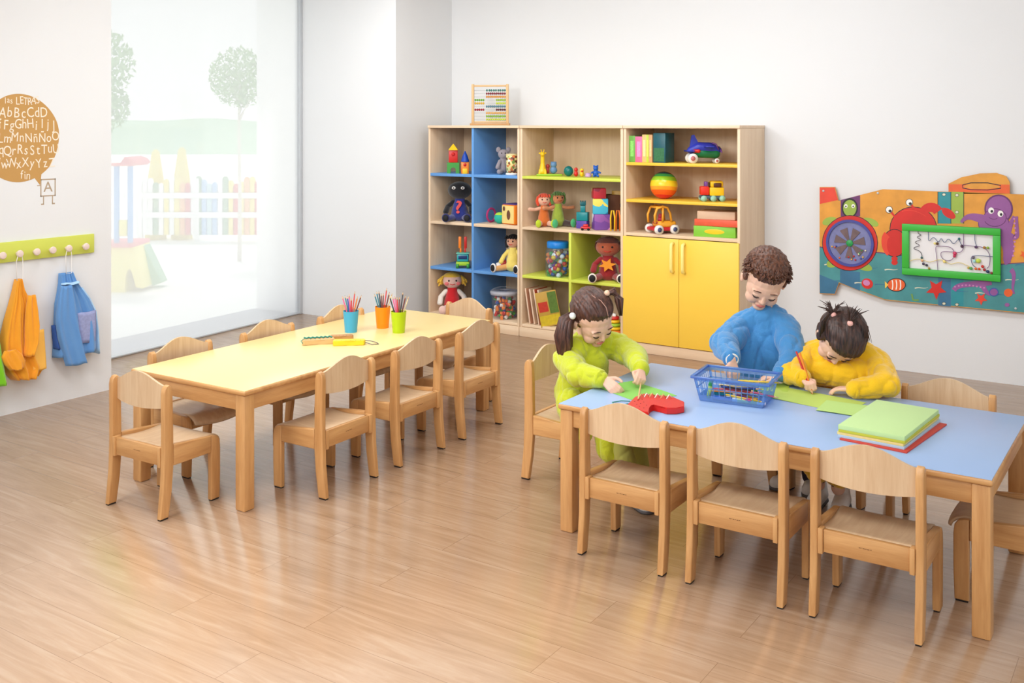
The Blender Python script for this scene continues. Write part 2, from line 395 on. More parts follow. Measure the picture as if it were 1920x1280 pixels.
# play house
ph0 = on_z(238, 548, GZ)
Mh = axes(ph0, RT, FW, (0, 0, 1))
PY = mat('yellow_playhouse_plastic', (246, 232, 120), .5, .02); PB = mat('blue_playhouse_plastic', (130, 176, 232), .5, .02); PR = mat('red_playhouse_plastic', (232, 110, 120), .5, .02); PGR = mat('green_playhouse_plastic', (150, 196, 150), .5, .02)
ph = thing('playhouse', 'plastic playhouse with yellow arched base, blue columns and red roof edge', 'playhouse', ph0, YAW)
b = BM()
arch = [(.045, 0)]+[(.045+.0+ .0, .1)]
arc = [(.02+.045*(1-cos(pi*k/8)), .13+.08*sin(pi*k/8)) for k in range(9)]
prism(b, [(-.30, 0), (-.02, 0)] + [(-.02+.09*(k/8)*1.0, .16+.10*sin(pi*k/8)) for k in range(9)] + [(.10, .06), (.17, .04), (.07, .52), (-.30, .5)], .5, M=Matrix.Rotation(pi/2, 4, 'X') @ Matrix.Translation((0, 0, -.5)))
obj('base', b, PY, ph)
b = BM(); box(b, -.32, .08, -.05, .5, .50, .545, .01); obj('deck', b, PR, ph)
for x in (-.12, .03):
    b = BM(); lathe(b, [(.03, 0), (.03, .85)], 12, MT(x, .02, .545)); obj('column', b, PB, ph)
b = BM(); box(b, -.09, .0, .0, .03, .62, .80, .01); obj('panel', b, PY, ph)
b = BM(); pp = [(-.34, .0), (.06, .0), (.09, .03), (.06, .07), (-.02, .1), (-.06, .04), (-.12, .02), (-.34, .02)]
prism(b, pp, .5, M=Matrix.Translation((0, 0, 1.395)) @ Matrix.Rotation(pi/2, 4, 'X') @ Matrix.Translation((0, 0, -.48))); obj('roof', b, PR, ph)
b = BM(); prism(b, [(.07, .5), (.28, .06), (.17, .02)], .2, M=Matrix.Rotation(pi/2, 4, 'X') @ Matrix.Translation((0, 0, -.5))); obj('slide', b, PGR, ph)
for i, (px, top) in enumerate(((292, 280), (341, 276))):
    p0 = on_z(px, 448, GZ); d = (p0-EYE).dot(FW); h = CAM_H-GZ-(top-HZ)*d/FPX
    b = BM(); lathe(b, [(.17, .0), (.15, h*.55), (.06, h*.97), (.02, h)], 12)
    o = obj('play_tower', b, PM['y'], loc=p0); tag(o, 'tall yellow cone tower outside, '+('left of the pair, beside the playhouse' if i == 0 else 'right of the pair, behind the red picket'), 'play tower')
# ================================================================ storage wall
YF = 6.88; UX = [-5.475, -4.53, -3.59, -2.66]; TH = .022
def board(nm, x0, x1, y0, y1, z0, z1, m, par, bev=.0015):
    b = BM(); box(b, x0, x1, y0, y1, z0, z1, bev); return obj(nm, b, m, par)
LV = (1.294, .884, .494)
def shell(x0, x1, par):
    x0 += .002; x1 -= .002
    board('side_panel', x0+.001, x0+TH, YF, YB-.004, .075, 1.681, MAPLE, par); board('side_panel', x1-TH, x1-.001, YF, YB-.004, .075, 1.681, MAPLE, par)
    board('top', x0-.0, x1+.0, YF-.012, YB-.002, 1.681, 1.703, MAPLEX, par)
    board('back_panel', x0+TH, x1-TH, YB-.016, YB-.006, .1, 1.681, MAPLE, par)
    board('bottom_shelf', x0+TH, x1-TH, YF, YB-.016, .078, .10, MAPLEX, par)
    board('plinth', x0+.001, x1-.001, YF-.012, YB-.004, .0, .074, MAPLEX, par)
u1 = thing('bookcase', 'maple pigeonhole bookcase with blue divider and blue shelves, left of the three units', 'bookcase')
shell(UX[0], UX[1], u1); xm = (UX[0]+UX[1])/2
YBK = YB-.016
board('divider', xm-.011, xm+.011, YF+.001, YBK, .10, 1.681, BLUEL, u1)
for i, z in enumerate(LV):
    for x0, x1 in ((UX[0]+TH, xm-.011), (xm+.011, UX[1]-TH)):
        board('shelf', x0, x1, YF+.001, YBK, z-.024, z, MAPLEX if i == 1 else BLUEL, u1)
u2 = thing('bookcase', 'maple bookcase with lime green shelves and a green lower divider, the middle unit', 'bookcase')
shell(UX[1], UX[2], u2); xm2 = (UX[1]+UX[2])/2
board('shelf', UX[1]+TH, UX[2]-TH, YF+.001, YBK, LV[0]-.022, LV[0], GREENL, u2)
board('shelf', UX[1]+TH, UX[2]-TH, YF+.001, YBK, LV[1]-.022, LV[1], MAPLEX, u2)
board('divider', xm2-.011, xm2+.011, YF+.001, YBK, .10, LV[1]-.022, GREENL, u2)
for x0, x1 in ((UX[1]+TH, xm2-.011), (xm2+.011, UX[2]-TH)): board('shelf', x0, x1, YF+.001, YBK, LV[2]-.022, LV[2], GREENL, u2)
u3 = thing('cupboard', 'maple cupboard with two yellow doors below three open shelves', 'cupboard')
shell(UX[2], UX[3], u3)
for z in (1.424, 1.146): board('shelf', UX[2]+TH, UX[3]-TH, YF+.001, YBK, z-.022, z, YELLOWL, u3)
board('worktop', UX[2]+TH, UX[3]-TH, YF, YBK, .872, .894, MAPLEX, u3)
LV3 = (1.424, 1.146, .894)
xm3 = (UX[2]+UX[3])/2
HAND = mat('yellow_handle_plastic', (255, 234, 140), .35)
for s, x0, x1 in ((1, UX[2]+.006, xm3-.0015), (-1, xm3+.0015, UX[3]-.006)):
    d = board('door', x0, x1, YF-.02, YF-.001, .080, .868, DOORL, u3, .002)
    hx = xm3-.045*s
    b = BM(); tube(b, [(hx, YF-.02, .838), (hx, YF-.05, .832), (hx, YF-.056, .81), (hx, YF-.056, .655), (hx, YF-.05, .635), (hx, YF-.02, .628)], .012, 10)
    obj('handle', b, HAND, d)

# ================================================================ tables
def table(name, label, x0, x1, y0, y1, H, top, rz=0, loc=(0, 0, 0)):
    t = thing(name, label, 'table', loc, rz)
    b = BM(); box(b, x0, x1, y0, y1, H-.024, H-.0012, .009, seg=4); obj('tabletop_edging', b, BEECHX, t)
    b = BM(); box(b, x0+.005, x1-.005, y0+.005, y1-.005, H-.004, H, .0008); obj('tabletop', b, top, t)
    g = .008; L_ = .06
    for x in (x0+g, x1-g-L_):
        for y in (y0+g, y1-g-L_):
            b = BM(); box(b, x, x+L_, y, y+L_, 0, H-.024, .006); obj('leg', b, BEECH, t)
    for (a, c, d, e, m) in ((x0+g+L_, x1-g-L_, y0+g+.008, y0+g+.03, BEECHX), (x0+g+L_, x1-g-L_, y1-g-.03, y1-g-.008, BEECHX), (x0+g+.008, x0+g+.03, y0+g+L_, y1-g-L_, BEECHY), (x1-g-.03, x1-g-.008, y0+g+L_, y1-g-L_, BEECHY)):
        b = BM(); box(b, a, c, d, e, H-.094, H-.024, .002); obj('apron', b, m, t)
    return t
HT = .535
table('table', 'long low beech table with a pale yellow top, near the window', 0, .78, 0, 1.95, HT, TABY, radians(1.3), (-4.235, 3.035, 0))
table('table', 'low beech table with a pale blue top where the children work', -2.218, -.545, 3.655, 4.54, HT, TABB)

# ================================================================ chair
def side_profile(curve):
    return curve
def make_chair():
    t = thing('child_chair', '', 'chair')
    w = .188; th = .027
    for s in (-1, 1):
        x0, x1 = (s*w, s*(w-th)) if s > 0 else (s*w, s*(w-th))
        lo, hi = min(x0, x1), max(x0, x1)
        # rear leg: kicked back at the foot, rounded at the top
        pr = [(-.183, 0.006), (-.140, 0.006), (-.122, .12), (-.114, .22), (-.114, .33), (-.116, .46), (-.119, .545), (-.124, .566), (-.137, .577), (-.150, .574), (-.160, .562), (-.164, .54), (-.163, .40), (-.163, .28), (-.167, .16)]
        def side(nm, prof, lo=lo, hi=hi, m=BEECH):
            b = BM()
            vs = prism(b, prof, hi-lo, M=axes((lo, 0, 0), (0, 1, 0), (0, 0, 1), (1, 0, 0)))
            es = [e for e in {e for v in vs for e in v.link_edges} if abs(e.verts[0].co.x-e.verts[1].co.x) < 1e-6]
            bmesh.ops.bevel(b, geom=es, offset=.005, segments=3, affect='EDGES', profile=.5)
            return obj(nm, b, m, t)
        lg = side('rear_leg', pr)
        b = BM(); box(b, lo+.004, hi-.004, -.181, -.142, 0, .006); obj('foot_glide', b, BLACKP, lg)
        pf = [(.098, 0.006), (.146, 0.006), (.150, .12), (.150, .24), (.146, .272), (.132, .290), (.110, .296), (.097, .296)]
        lg = side('front_leg', pf)
        b = BM(); box(b, lo+.004, hi-.004, .101, .143, 0, .006); obj('foot_glide', b, BLACKP, lg)
        side('side_rail', [(-.1135, .222), (.0965, .222), (.0965, .296), (-.1135, .314)], m=BEECHY)
    xi = w-th-.0005
    # rear apron with its two corner blocks
    b = BM(); box(b, -xi+.018, xi-.018, -.158, -.138, .226, .304, .003); rl = obj('rear_rail', b, BEECHX, t)
    for s in (-1, 1):
        b = BM(); box(b, min(s*xi, s*(xi-.0175)), max(s*xi, s*(xi-.0175)), -.166, -.128, .22, .308, .003); obj('corner_block', b, BEECH, t)
    b = BM()
    xx = -.022
    for wd_, z in ((.008, 0), (.004, .0008), (.007, 0), (.005, .0004), (.009, 0), (.006, .0006)):
        box(b, xx, xx+wd_-.0015, -.1584, -.158, .268+z, .2705+z); xx += wd_+.001
    obj('stamp', b, mat('burnt_stamp', (112, 74, 46), .8), rl)
    b = BM(); box(b, -xi, xi, .105, .125, .225, .27, .003); obj('front_rail', b, BEECHX, t)
    # seat: moulded plywood, falling away in a rounded front lip
    b = BM(); nx, pr = 16, [(-.137, .300), (-.10, .297), (-.05, .292), (.0, .290), (.05, .292), (.09, .296), (.12, .297), (.145, .290), (.163, .276), (.171, .258)]
    top, bot = [], []
    for i in range(nx+1):
        u = i/nx*2-1; rt, rb = [], []
        for j, (y, z) in enumerate(pr):
            fr = max(0, (y-.10)/.071)
            yy = y + fr*(.018*(1-u*u)); zz = z - fr*.014*(1-u*u)
            xw = xi if y < .1 else xi - .0
            tt = pr[min(j+1, len(pr)-1)]; ss = pr[max(j-1, 0)]; dy, dz = tt[0]-ss[0], tt[1]-ss[1]; q = math.hypot(dy, dz)
            rt.append(b.verts.new((u*xw, yy, zz))); rb.append(b.verts.new((u*xw, yy+dz/q*.011, zz-dy/q*.011)))
        top.append(rt); bot.append(rb)
    def skin(A, Bt):
        for i in range(len(A)-1):
            for j in range(len(A[0])-1):
                b.faces.new((A[i][j], A[i+1][j], A[i+1][j+1], A[i][j+1])); b.faces.new((Bt[i][j+1], Bt[i+1][j+1], Bt[i+1][j], Bt[i][j]))
        for i in range(len(A)-1):
            b.faces.new((A[i+1][0], A[i][0], Bt[i][0], Bt[i+1][0])); b.faces.new((A[i][-1], A[i+1][-1], Bt[i+1][-1], Bt[i][-1]))
        for j in range(len(A[0])-1):
            b.faces.new((A[0][j], A[0][j+1], Bt[0][j+1], Bt[0][j])); b.faces.new((A[-1][j+1], A[-1][j], Bt[-1][j], Bt[-1][j+1]))
    skin(top, bot); obj('seat', b, PLYY, t)
    # backrest: curved plywood with a raised crown
    b = BM(); nx = 28; nz = 5; top, bot = [], []
    for i in range(nx+1):
        u = i/nx*2-1; cr = ((cos(u*pi)+1)/2)**.72
        zt = .566+.052*cr; zb = .472-.012*(1-u*u)
        yc = -.150+.018*u*u
        ra, rb = [], []
        for k in range(nz+1):
            z = zb+(zt-zb)*k/nz
            ra.append(b.verts.new((u*xi, yc+.0055, z))); rb.append(b.verts.new((u*xi, yc-.0055, z)))
        top.append(ra); bot.append(rb)
    skin(top, bot); bmesh.ops.recalc_face_normals(b, faces=b.faces); obj('backrest', b, PLY, t)
    return t
CH = make_chair(); _used = [0]
def chair(x, y, rz, label, group=None):
    if not _used[0]:
        _used[0] = 1; o = CH; o.location = (x, y, 0); o.rotation_euler = (0, 0, rz)
    else: o = dup(CH, (x, y, 0), rz)
    o['label'] = label
    o['group'] = 'beech children chairs round the tables'
    return o
H2 = pi/2
# right table: front row faces +Y
chair(-1.845, 3.68, 0, 'near row chair at the left corner of the blue table, its back to us')
chair(-1.383, 3.68, 0, 'middle chair of the near row at the blue table, its back to us')
chair(-.920, 3.68, 0, 'near row chair closest to the right end of the blue table')
chair(-.565, 4.10, H2, 'side-on chair at the right end of the blue table, cut by the picture edge')
chair(-2.51, 4.285, -H2, 'chair at the left end of the blue table, behind the lime green girl')
chair(-.870, 4.51, pi, 'empty chair on the wall side of the blue table, behind the paper stack')
chair(-1.370, 4.77, pi-radians(12), 'low beech chair on which the girl in yellow sits')
chair(-1.80, 4.84, H2, 'low beech chair turned side-on behind the boy in blue')
# left table
chair(-3.875, 2.965, radians(2), 'chair at the near end of the yellow table, its back to us')
chair(-3.455, 3.545, H2+radians(1), 'right side chair of the yellow table, first from the near corner')
chair(-3.455, 4.075, H2, 'middle chair on the right long side of the yellow table')
chair(-3.455, 4.61, H2, 'farthest chair on the right long side of the yellow table')
chair(-4.165, 3.385, -H2, 'window side chair of the yellow table, nearest to the coat rack')
chair(-4.145, 3.955, -H2, 'middle chair on the window side of the yellow table')
chair(-4.135, 4.53, -H2, 'window side chair of the yellow table, behind the blue cup of pencils')
chair(-3.80, 5.02, pi-radians(8), 'chair at the far end of the yellow table before the blue bookcase')
# ================================================================ left wall: speech bubble, coat rail, smocks
MUS = mat('mustard_wall_print', (190, 146, 84), .7, .03); PALE = mat('pale_letter_print', (236, 224, 206), .7, .02)
pt = on_x(40, 176, WL); pb = on_x(45, 341, WL); pr_ = on_x(110.5, 252, WL)
RB = (pt.z-pb.z)/2; zc = (pt.z+pb.z)/2; yc_ = on_x(38, 250, WL).y; RW = pr_.y-yc_
bub = thing('wall_decal', 'round mustard speech bubble print full of pale letters on the left wall', 'wall decal', (WL, yc_, zc))
MWL = axes((0, 0, 0), (0, 1, 0), (0, 0, 1), (1, 0, 0))     # x -> +Y, y -> up, z -> out of the wall
b = BM(); N_ = 64
poly = [(RW*1.0*cos(2*pi*k/N_)*(1+.012*sin(5*2*pi*k/N_)), RB*sin(2*pi*k/N_)*(1+.01*cos(3*2*pi*k/N_))) for k in range(N_)]
prism(b, poly, .0012, M=MWL)
tl = [on_x(62, 330, WL), on_x(78, 322, WL), on_x(75, 347, WL)]
prism(b, [(p.y-yc_, p.z-zc) for p in tl], .0011, M=MWL)
obj('bubble', b, MUS, bub)
random.seed(11)
rows = [('las', 7, 24, 189, 15, ''), ('LETRAS', 29, 74, 189, 19, ''), ('AbBcCdD', -2, 88, 211, 25, 'a'), ('FgGhHiIjJ', 5, 106, 234, 24, 'eEf'), ('LmMnNñÑoO', -6, 110, 258, 23, 'kKl'),
        ('qQrRsStTuU', -4, 110, 281, 24, 'pP'), ('wWxXyYzZ', 2, 103, 306, 23, 'vV'), ('fin', 37, 56, 328, 21, '')]
b = BM()
for s, x0, x1, py, hp, pre in rows:
    a0, a1 = on_x(x0, py, WL).y, on_x(x1, py, WL).y; st = (a1-a0)/len(s)
    z = on_x((x0+x1)/2, py, WL).z; hh = hp*(on_x(50, py, WL)-EYE).dot(FW)/FPX
    for i, chh in enumerate(pre+s):
        y = a0+st*(i-len(pre)+.5)
        text_into(b, chh, hh*1.0, .0002, MWL @ MT(y-yc_, z-zc+random.uniform(-.006, .006), .0016, rz=random.uniform(-.12, .12)) @ Matrix.Diagonal((.86, 1.08, 1, 1)), bold=0)
obj('letters', b, PALE, bub, smooth=0)
pA = on_x(90, 351, WL)
fig = thing('wall_decal', 'tiny square letter figure with two legs printed under the mustard bubble', 'wall decal', (WL, pA.y, pA.z))
GR_ = mat('grey_brown_print', (176, 156, 132), .7)
b = BM(); 
for (x0, x1, y0, y1) in ((-.05, .05, .045, .052), (-.05, .05, -.055, -.048), (-.05, -.043, -.055, .052), (.043, .05, -.055, .052), (-.032, -.026, -.10, -.055), (.026, .032, -.10, -.055), (-.045, -.026, -.105, -.097), (.026, .045, -.105, -.097), (-.07, -.05, .01, .016)):
    box(b, x0, x1, y0, y1, 0, .001, M=MWL)
text_into(b, 'A', .09, .0003, MWL @ MT(0, 0, .001)); obj('outline', b, GR_, fig)

# coat rail
XR = WL+.018
LIME = mat('lime_coat_rail', (204, 212, 92), .5, .02); PEGM = mat('pinkish_white_knob', (226, 206, 196), .45)
ru = on_x(177, 438, XR); rl_ = on_x(177, 473, XR); ye = on_x(0, 455, XR).y-.55
rail = thing('coat_rail', 'lime green coat rail with pale round knobs on the left wall', 'coat rack', (WL, ru.y, (ru.z+rl_.z)/2))
b = BM(); hz_ = (ru.z-rl_.z)/2; box(b, 0, .018, ye-ru.y, 0, -hz_, hz_, .003); obj('board', b, LIME, rail)
pegs = [(161, 465), (129, 467.5), (99, 471), (69, 473.5), (37, 479), (5, 484)]
PP = []
zk = (ru.z+rl_.z)/2-.012
for px, py in pegs: PP.append(on_x(px, py, XR+.03).y)
PP += [PP[-1]-(PP[0]-PP[-1])/5, PP[-1]-2*(PP[0]-PP[-1])/5]
for y in PP:
    b = BM(); lathe(b, [(.008, 0), (.008, .018), (.019, .024), (.022, .033), (.018, .042), (.008, .045), (.0005, .045)], 16, MT(.018, y-ru.y, zk-rail.location.z, ry=pi/2)); obj('knob', b, PEGM, rail)
def drape(b, rows, x0=.02, th=.05, folds=4, amp=.012, n=26, ph=0, mi=0):
    """hanging cloth: rows = (z, yL, yR[, bulge]) from the top down; closed and thick"""
    F, Bk = [], []
    m = 4; R2 = []
    for i in range(len(rows)-1):
        for k in range(m):
            t = k/m; a, c = rows[i], rows[i+1]
            R2.append(tuple(a[j]*(1-t)+c[j]*t for j in range(3)))
    R2.append(tuple(rows[-1][:3]))
    H = R2[0][0]-R2[-1][0]
    for z, yl, yr in R2:
        v = (R2[0][0]-z)/H; rf, rb = [], []
        for i in range(n+1):
            u = i/n; e = math.sqrt(max(0, 1-(2*u-1)**6))
            f = amp*(.25+v)*sin(folds*pi*u+ph+1.5*v)+amp*.5*sin(folds*2.3*pi*u+2*ph-2*v)
            y = yl+(yr-yl)*u
            rf.append(b.verts.new((x0+.004+e*(th*(.45+.55*v)+f), y, z+.004*sin(9*u+ph)))); rb.append(b.verts.new((x0, y, z)))
        F.append(rf); Bk.append(rb)
    for i in range(len(F)-1):
        for j in range(n):
            b.faces.new((F[i][j], F[i+1][j], F[i+1][j+1], F[i][j+1])); b.faces.new((Bk[i][j+1], Bk[i+1][j+1], Bk[i+1][j], Bk[i][j]))
        b.faces.new((F[i][0], Bk[i][0], Bk[i+1][0], F[i+1][0])); b.faces.new((F[i][n], F[i+1][n], Bk[i+1][n], Bk[i][n]))
    for j in range(n):
        b.faces.new((F[0][j], F[0][j+1], Bk[0][j+1], Bk[0][j])); b.faces.new((F[-1][j+1], F[-1][j], Bk[-1][j], Bk[-1][j+1]))
    return b
XC = WL+.06
def rowsof(lst, o, x=XC):
    out = []
    for py, xl, xr in lst:
        a, c = on_x(xl, py, x), on_x(xr, py, x); out.append(((a.z+c.z)/2-o.z, a.y-o.y, c.y-o.y))
    return out
CORD = mat('white_cotton_cord', (236, 234, 232), .8)
def loop(o, yk, ylow, zlow, par):
    b = BM(); k = (XR+.025-o.x, yk-o.y, zk+.004-o.z)
    tube(b, [(k[0]+.008, k[1]+.012, k[2]-.01), (k[0]+.004, k[1]+.02, k[2]-.05), (.05, ylow+.018, zlow), (.05, ylow-.018, zlow), (k[0]+.004, k[1]-.02, k[2]-.05), (k[0]+.008, k[1]-.012, k[2]-.01), (k[0]+.01, k[1], k[2]+.008)], .0022, 6, closed=True)
    obj('hanging_loop', b, CORD, par)
BLS = mat('blue_smock_cloth', (94, 146, 204), .85, .04, 14, bump=.15, bscale=70, sheen=.3); BLT = mat('pale_blue_piping', (168, 206, 238), .8); GREYP = mat('lilac_print_pocket', (150, 158, 200), .85, .22, 60)
o1 = Vector((WL, PP[1], on_x(129, 510, XC).z))
sm = thing('smock', 'blue painting smock with a lilac pocket hanging from the coat rail', 'smock', o1)
b = BM(); drape(b, rowsof([(512, 118, 141), (530, 117, 148), (548, 114, 160), (566, 110, 172), (590, 109, 181), (615, 108, 183), (640, 107, 184), (664, 106, 184)], o1), .012, .07, 5, .012); obj('body', b, BLS, sm)
b = BM(); drape(b, rowsof([(535, 112, 132), (560, 106, 136), (596, 101, 139), (630, 106, 146), (660, 114, 152), (682, 121, 158)], o1), .07, .035, 2, .008, ph=1); obj('sleeve', b, BLS, sm)
b = BM(); drape(b, rowsof([(584, 142, 177), (610, 145, 177), (641, 150, 176)], o1), .074, .006, 2, .002, 10); obj('pocket', b, GREYP, sm)
b = BM(); drape(b, rowsof([(529, 116, 148), (532, 116, 149)], o1), .05, .036, 5, .004, 12); obj('collar_piping', b, BLT, sm)
b = BM(); drape(b, rowsof([(540, 154, 158), (560, 168, 172), (585, 179, 183), (620, 182, 186), (662, 182, 186)], o1), .02, .05, 2, .004, 8); obj('edge_piping', b, BLT, sm)
b = BM(); drape(b, rowsof([(610, 103, 116), (635, 105, 114), (655, 107, 112)], o1), .02, .05, 2, .004, 8); obj('back_sleeve', b, mat('blue_smock_lining', (52, 92, 168), .85), sm)
loop(o1, PP[1], 0, -.01, sm)
ORS = mat('orange_smock_cloth', (238, 158, 34), .85, .05, 14, bump=.15, bscale=70, sheen=.3); ORP = mat('pale_orange_pocket_cloth', (242, 186, 84), .85)
o2 = Vector((WL, PP[4], on_x(38, 522, XC).z))
sm = thing('smock', 'orange painting smock with a big pale pocket hanging from the coat rail', 'smock', o2)
b = BM(); drape(b, rowsof([(524, 35, 43), (545, 30, 49), (570, 23, 62), (600, 14, 68), (635, 6, 74), (670, 4, 80), (690, 14, 85), (709, 28, 70)], o2), .012, .09, 6, .014); obj('body', b, ORS, sm)
b = BM(); drape(b, rowsof([(552, 46, 60), (580, 42, 64), (610, 40, 66), (640, 40, 62), (665, 38, 52)], o2), .09, .04, 2, .009, ph=2); obj('sleeve', b, ORS, sm)
b = BM(); drape(b, rowsof([(618, 52, 76), (645, 53, 78), (675, 55, 80), (692, 56, 81)], o2), .092, .01, 2, .003, 10); obj('pocket', b, ORP, sm)
b = BM(); drape(b, rowsof([(655, 0, 22), (665, -6, 34), (678, 0, 40), (690, 10, 36)], o2), .10, .03, 3, .008, 12, ph=1); obj('tied_sleeve', b, ORS, sm)
loop(o2, PP[4], 0, -.012, sm)
GRS = mat('bright_green_smock_cloth', (122, 196, 26), .85, .05, 14, bump=.15, bscale=70, sheen=.3)
o3 = Vector((WL, PP[6], on_x(-20, 540, XC).z))
sm = thing('smock', 'bright green smock, only its lower corner showing at the left picture edge', 'smock', o3)
b = BM(); drape(b, rowsof([(545, -34, -20), (580, -48, -12), (620, -60, -4), (670, -66, 3), (700, -68, 8), (725, -64, 12)], o3), .012, .11, 5, .012); obj('body', b, GRS, sm)
loop(o3, PP[6], 0, -.01, sm)

# ================================================================ back wall: sea play panel
YA = YB-.022
def A(X, Y, y=YA): return on_y(1520+X/4.415, 310+Y/4.415, y)
ac = A(900, 600)
pan = thing('activity_board', 'big painted sea activity board shaped like a submarine on the white wall', 'activity board', (ac.x, ac.y, ac.z))
MPN = axes((0, 0, 0), (1, 0, 0), (0, 0, 1), (0, -1, 0))   # x right, y up, z towards the room
def P2(X, Y): p = A(X, Y); return (p.x-ac.x, p.z-ac.z)
pc = dict(org=(216, 150, 58), tea=(72, 142, 146), deep=(58, 112, 146), red=(206, 44, 38), red2=(222, 70, 50), org2=(226, 98, 48), pur=(146, 88, 150), pur2=(104, 52, 104), grn=(150, 176, 72), grn2=(112, 156, 84), teal=(46, 140, 150), whi=(242, 240, 232), blk=(40, 36, 44), pal=(214, 214, 190), pink=(196, 130, 180), yel=(240, 200, 90), blu=(60, 92, 168))
pk = list(pc); pm = [mat('panel_paint_'+k, pc[k], .45, .30 if k in ('org', 'tea', 'deep') else .18, 9) for k in pk]; ix = {k: i for i, k in enumerate(pk)}
top_out = [(80, 178), (205, 178), (235, 292), (420, 242), (600, 197), (820, 205), (1055, 215), (1145, 218)]
b = BM()
hull = [(80, 178), (205, 178), (235, 292), (420, 242), (600, 197), (820, 205), (1055, 215), (1650, 236), (1766, 240), (2050, 262), (2200, 420), (2250, 640), (2240, 900), (2180, 1120), (2060, 1250), (1766, 1220), (1300, 1175), (900, 1138), (620, 1110), (400, 1030), (240, 970), (205, 1065), (80, 1060)]
prism(b, [P2(*q) for q in hull], .018, M=MPN, mi=ix['org'])
prism(b, [P2(*q) for q in [(1145, 232), (1145, 150), (1250, 98), (1400, 66), (1540, 62), (1620, 88), (1650, 140), (1652, 236)]], .018, M=MPN, mi=ix['org'])
obj('board', b, pm, pan)
b = BM(); lay = [.0183]
def paint(pts, k, t=None):
    lay[0] += .00002
    prism(b, [P2(*q) for q in pts], .0006, M=MPN, mi=ix[k], z0=lay[0]-.0004)
def disc(X, Y, rx, ry, k, n=20, rot=0):
    if rx > 60: ring_(X, Y, rx+6, ry+6, 'pur2' if k.startswith('pur') else 'blk', 28)
    ring_(X, Y, rx, ry, k, n, rot)
def ring_(X, Y, rx, ry, k, n=20, rot=0): paint([(X+rx*cos(2*pi*i/n)*cos(rot)-ry*sin(2*pi*i/n)*sin(rot), Y+rx*cos(2*pi*i/n)*sin(rot)+ry*sin(2*pi*i/n)*cos(rot)) for i in range(n)], k)
def stroke(pts, w, k):
    # ribbon along a polyline; w may be a pair (start, end)
    w0, w1 = w if isinstance(w, tuple) else (w, w); L_, R_ = [], []
    for i, (x, y) in enumerate(pts):
        a = pts[max(i-1, 0)]; c = pts[min(i+1, len(pts)-1)]; dx, dy = c[0]-a[0], c[1]-a[1]; q = math.hypot(dx, dy) or 1; ww = (w0+(w1-w0)*i/(len(pts)-1))/2
        L_.append((x-dy/q*ww, y+dx/q*ww)); R_.append((x+dy/q*ww, y-dx/q*ww))
    paint(L_+R_[::-1], k)
def bez(p, n=14):
    out = []
    for i in range(n+1):
        t = i/n; q = [tuple(map(float, x)) for x in p]
        while len(q) > 1: q = [((1-t)*a[0]+t*c[0], (1-t)*a[1]+t*c[1]) for a, c in zip(q, q[1:])]
        out.append(q[0])
    return out
# sea below, with foam edge
sea = [(80, 670), (200, 690), (420, 705), (600, 720), (770, 742), (1000, 770), (1300, 800), (1580, 812), (1766, 800), (2240, 830), (2235, 900), (2176, 1116), (2056, 1245), (1766, 1215), (1300, 1170), (900, 1133), (620, 1105), (400, 1025), (240, 965), (205, 1060), (82, 1055)]
paint(sea, 'tea'); stroke([(80, 672), (200, 692), (420, 707), (600, 722), (770, 745), (1000, 773), (1300, 803), (1580, 815), (1766, 803), (2240, 832)], 8, 'pur2')
paint([(80, 900), (240, 965), (205, 1060), (82, 1055)], 'deep'); paint([(250, 860), (415, 880), (415, 1035), (250, 968)], 'deep')
for X0, X1, k in ((1060, 1165, 'deep'), (1168, 1270, 'grn2')): paint([(X0, 870), (X1, 870), (X1, 1163), (X0, 1155)], k if k == 'deep' else 'teal')
for i in range(26):
    X = 120+i*83; Y = 820+((i*137) % 260); 
    if Y < 1000 or X > 500: stroke(bez([(X, Y), (X+40, Y-14), (X+70, Y+10), (X+110, Y-6)], 6), (10, 2), 'pal' if i % 3 == 0 else 'deep')
# tail fin, cabin band and porthole slot
paint([(82, 182), (204, 182), (232, 285), (82, 318)], 'red2'); paint([(1148, 155), (1650, 158), (1650, 232), (1148, 214)], 'org2')
stroke([(1262, 160), (1330, 143), (1470, 143), (1578, 165), (1578, 188), (1470, 202), (1330, 200), (1262, 185), (1262, 160)], 7, 'blk'); paint([(1275, 165), (1335, 150), (1465, 150), (1568, 169), (1565, 184), (1465, 194), (1335, 192), (1275, 182)], 'org')
# ribbed straps with rivets
for X0, X1, k in ((255, 415, 'pur2'), (1060, 1165, 'teal'), (1168, 1270, 'grn')):
    paint([(X0, 285 if X0 < 300 else 218), (X1, 245 if X0 < 300 else 220), (X1, 420 if X0 < 300 else 480), (X0, 420 if X0 < 300 else 478)], k)
for X, Y in ((1108, 240), (1215, 245), (1215, 385), (1108, 1140), (1215, 1148)): disc(X, Y, 17, 13, 'blk'); disc(X, Y, 13, 10, 'pal')
for X in (1058, 1166, 1271): stroke([(X, 218), (X, 480)], 5, 'blk')
# turtle round the spinner
disc(330, 350, 62, 75, 'blk'); disc(330, 352, 55, 68, 'grn')
for X in (298, 358): disc(X, 335, 14, 16, 'whi'); disc(X, 338, 6, 8, 'blk')
for pts in (bez([(215, 430), (140, 405), (80, 450), (75, 515), (130, 500), (215, 480)]), bez([(450, 430), (540, 425), (600, 480), (590, 530), (530, 515), (450, 470)]), bez([(215, 760), (130, 760), (110, 850), (150, 860), (240, 830)]), bez([(440, 790), (520, 820), (560, 880), (480, 890), (400, 850)])): paint(pts, 'grn')
disc(332, 640, 225, 225, 'red', 40)
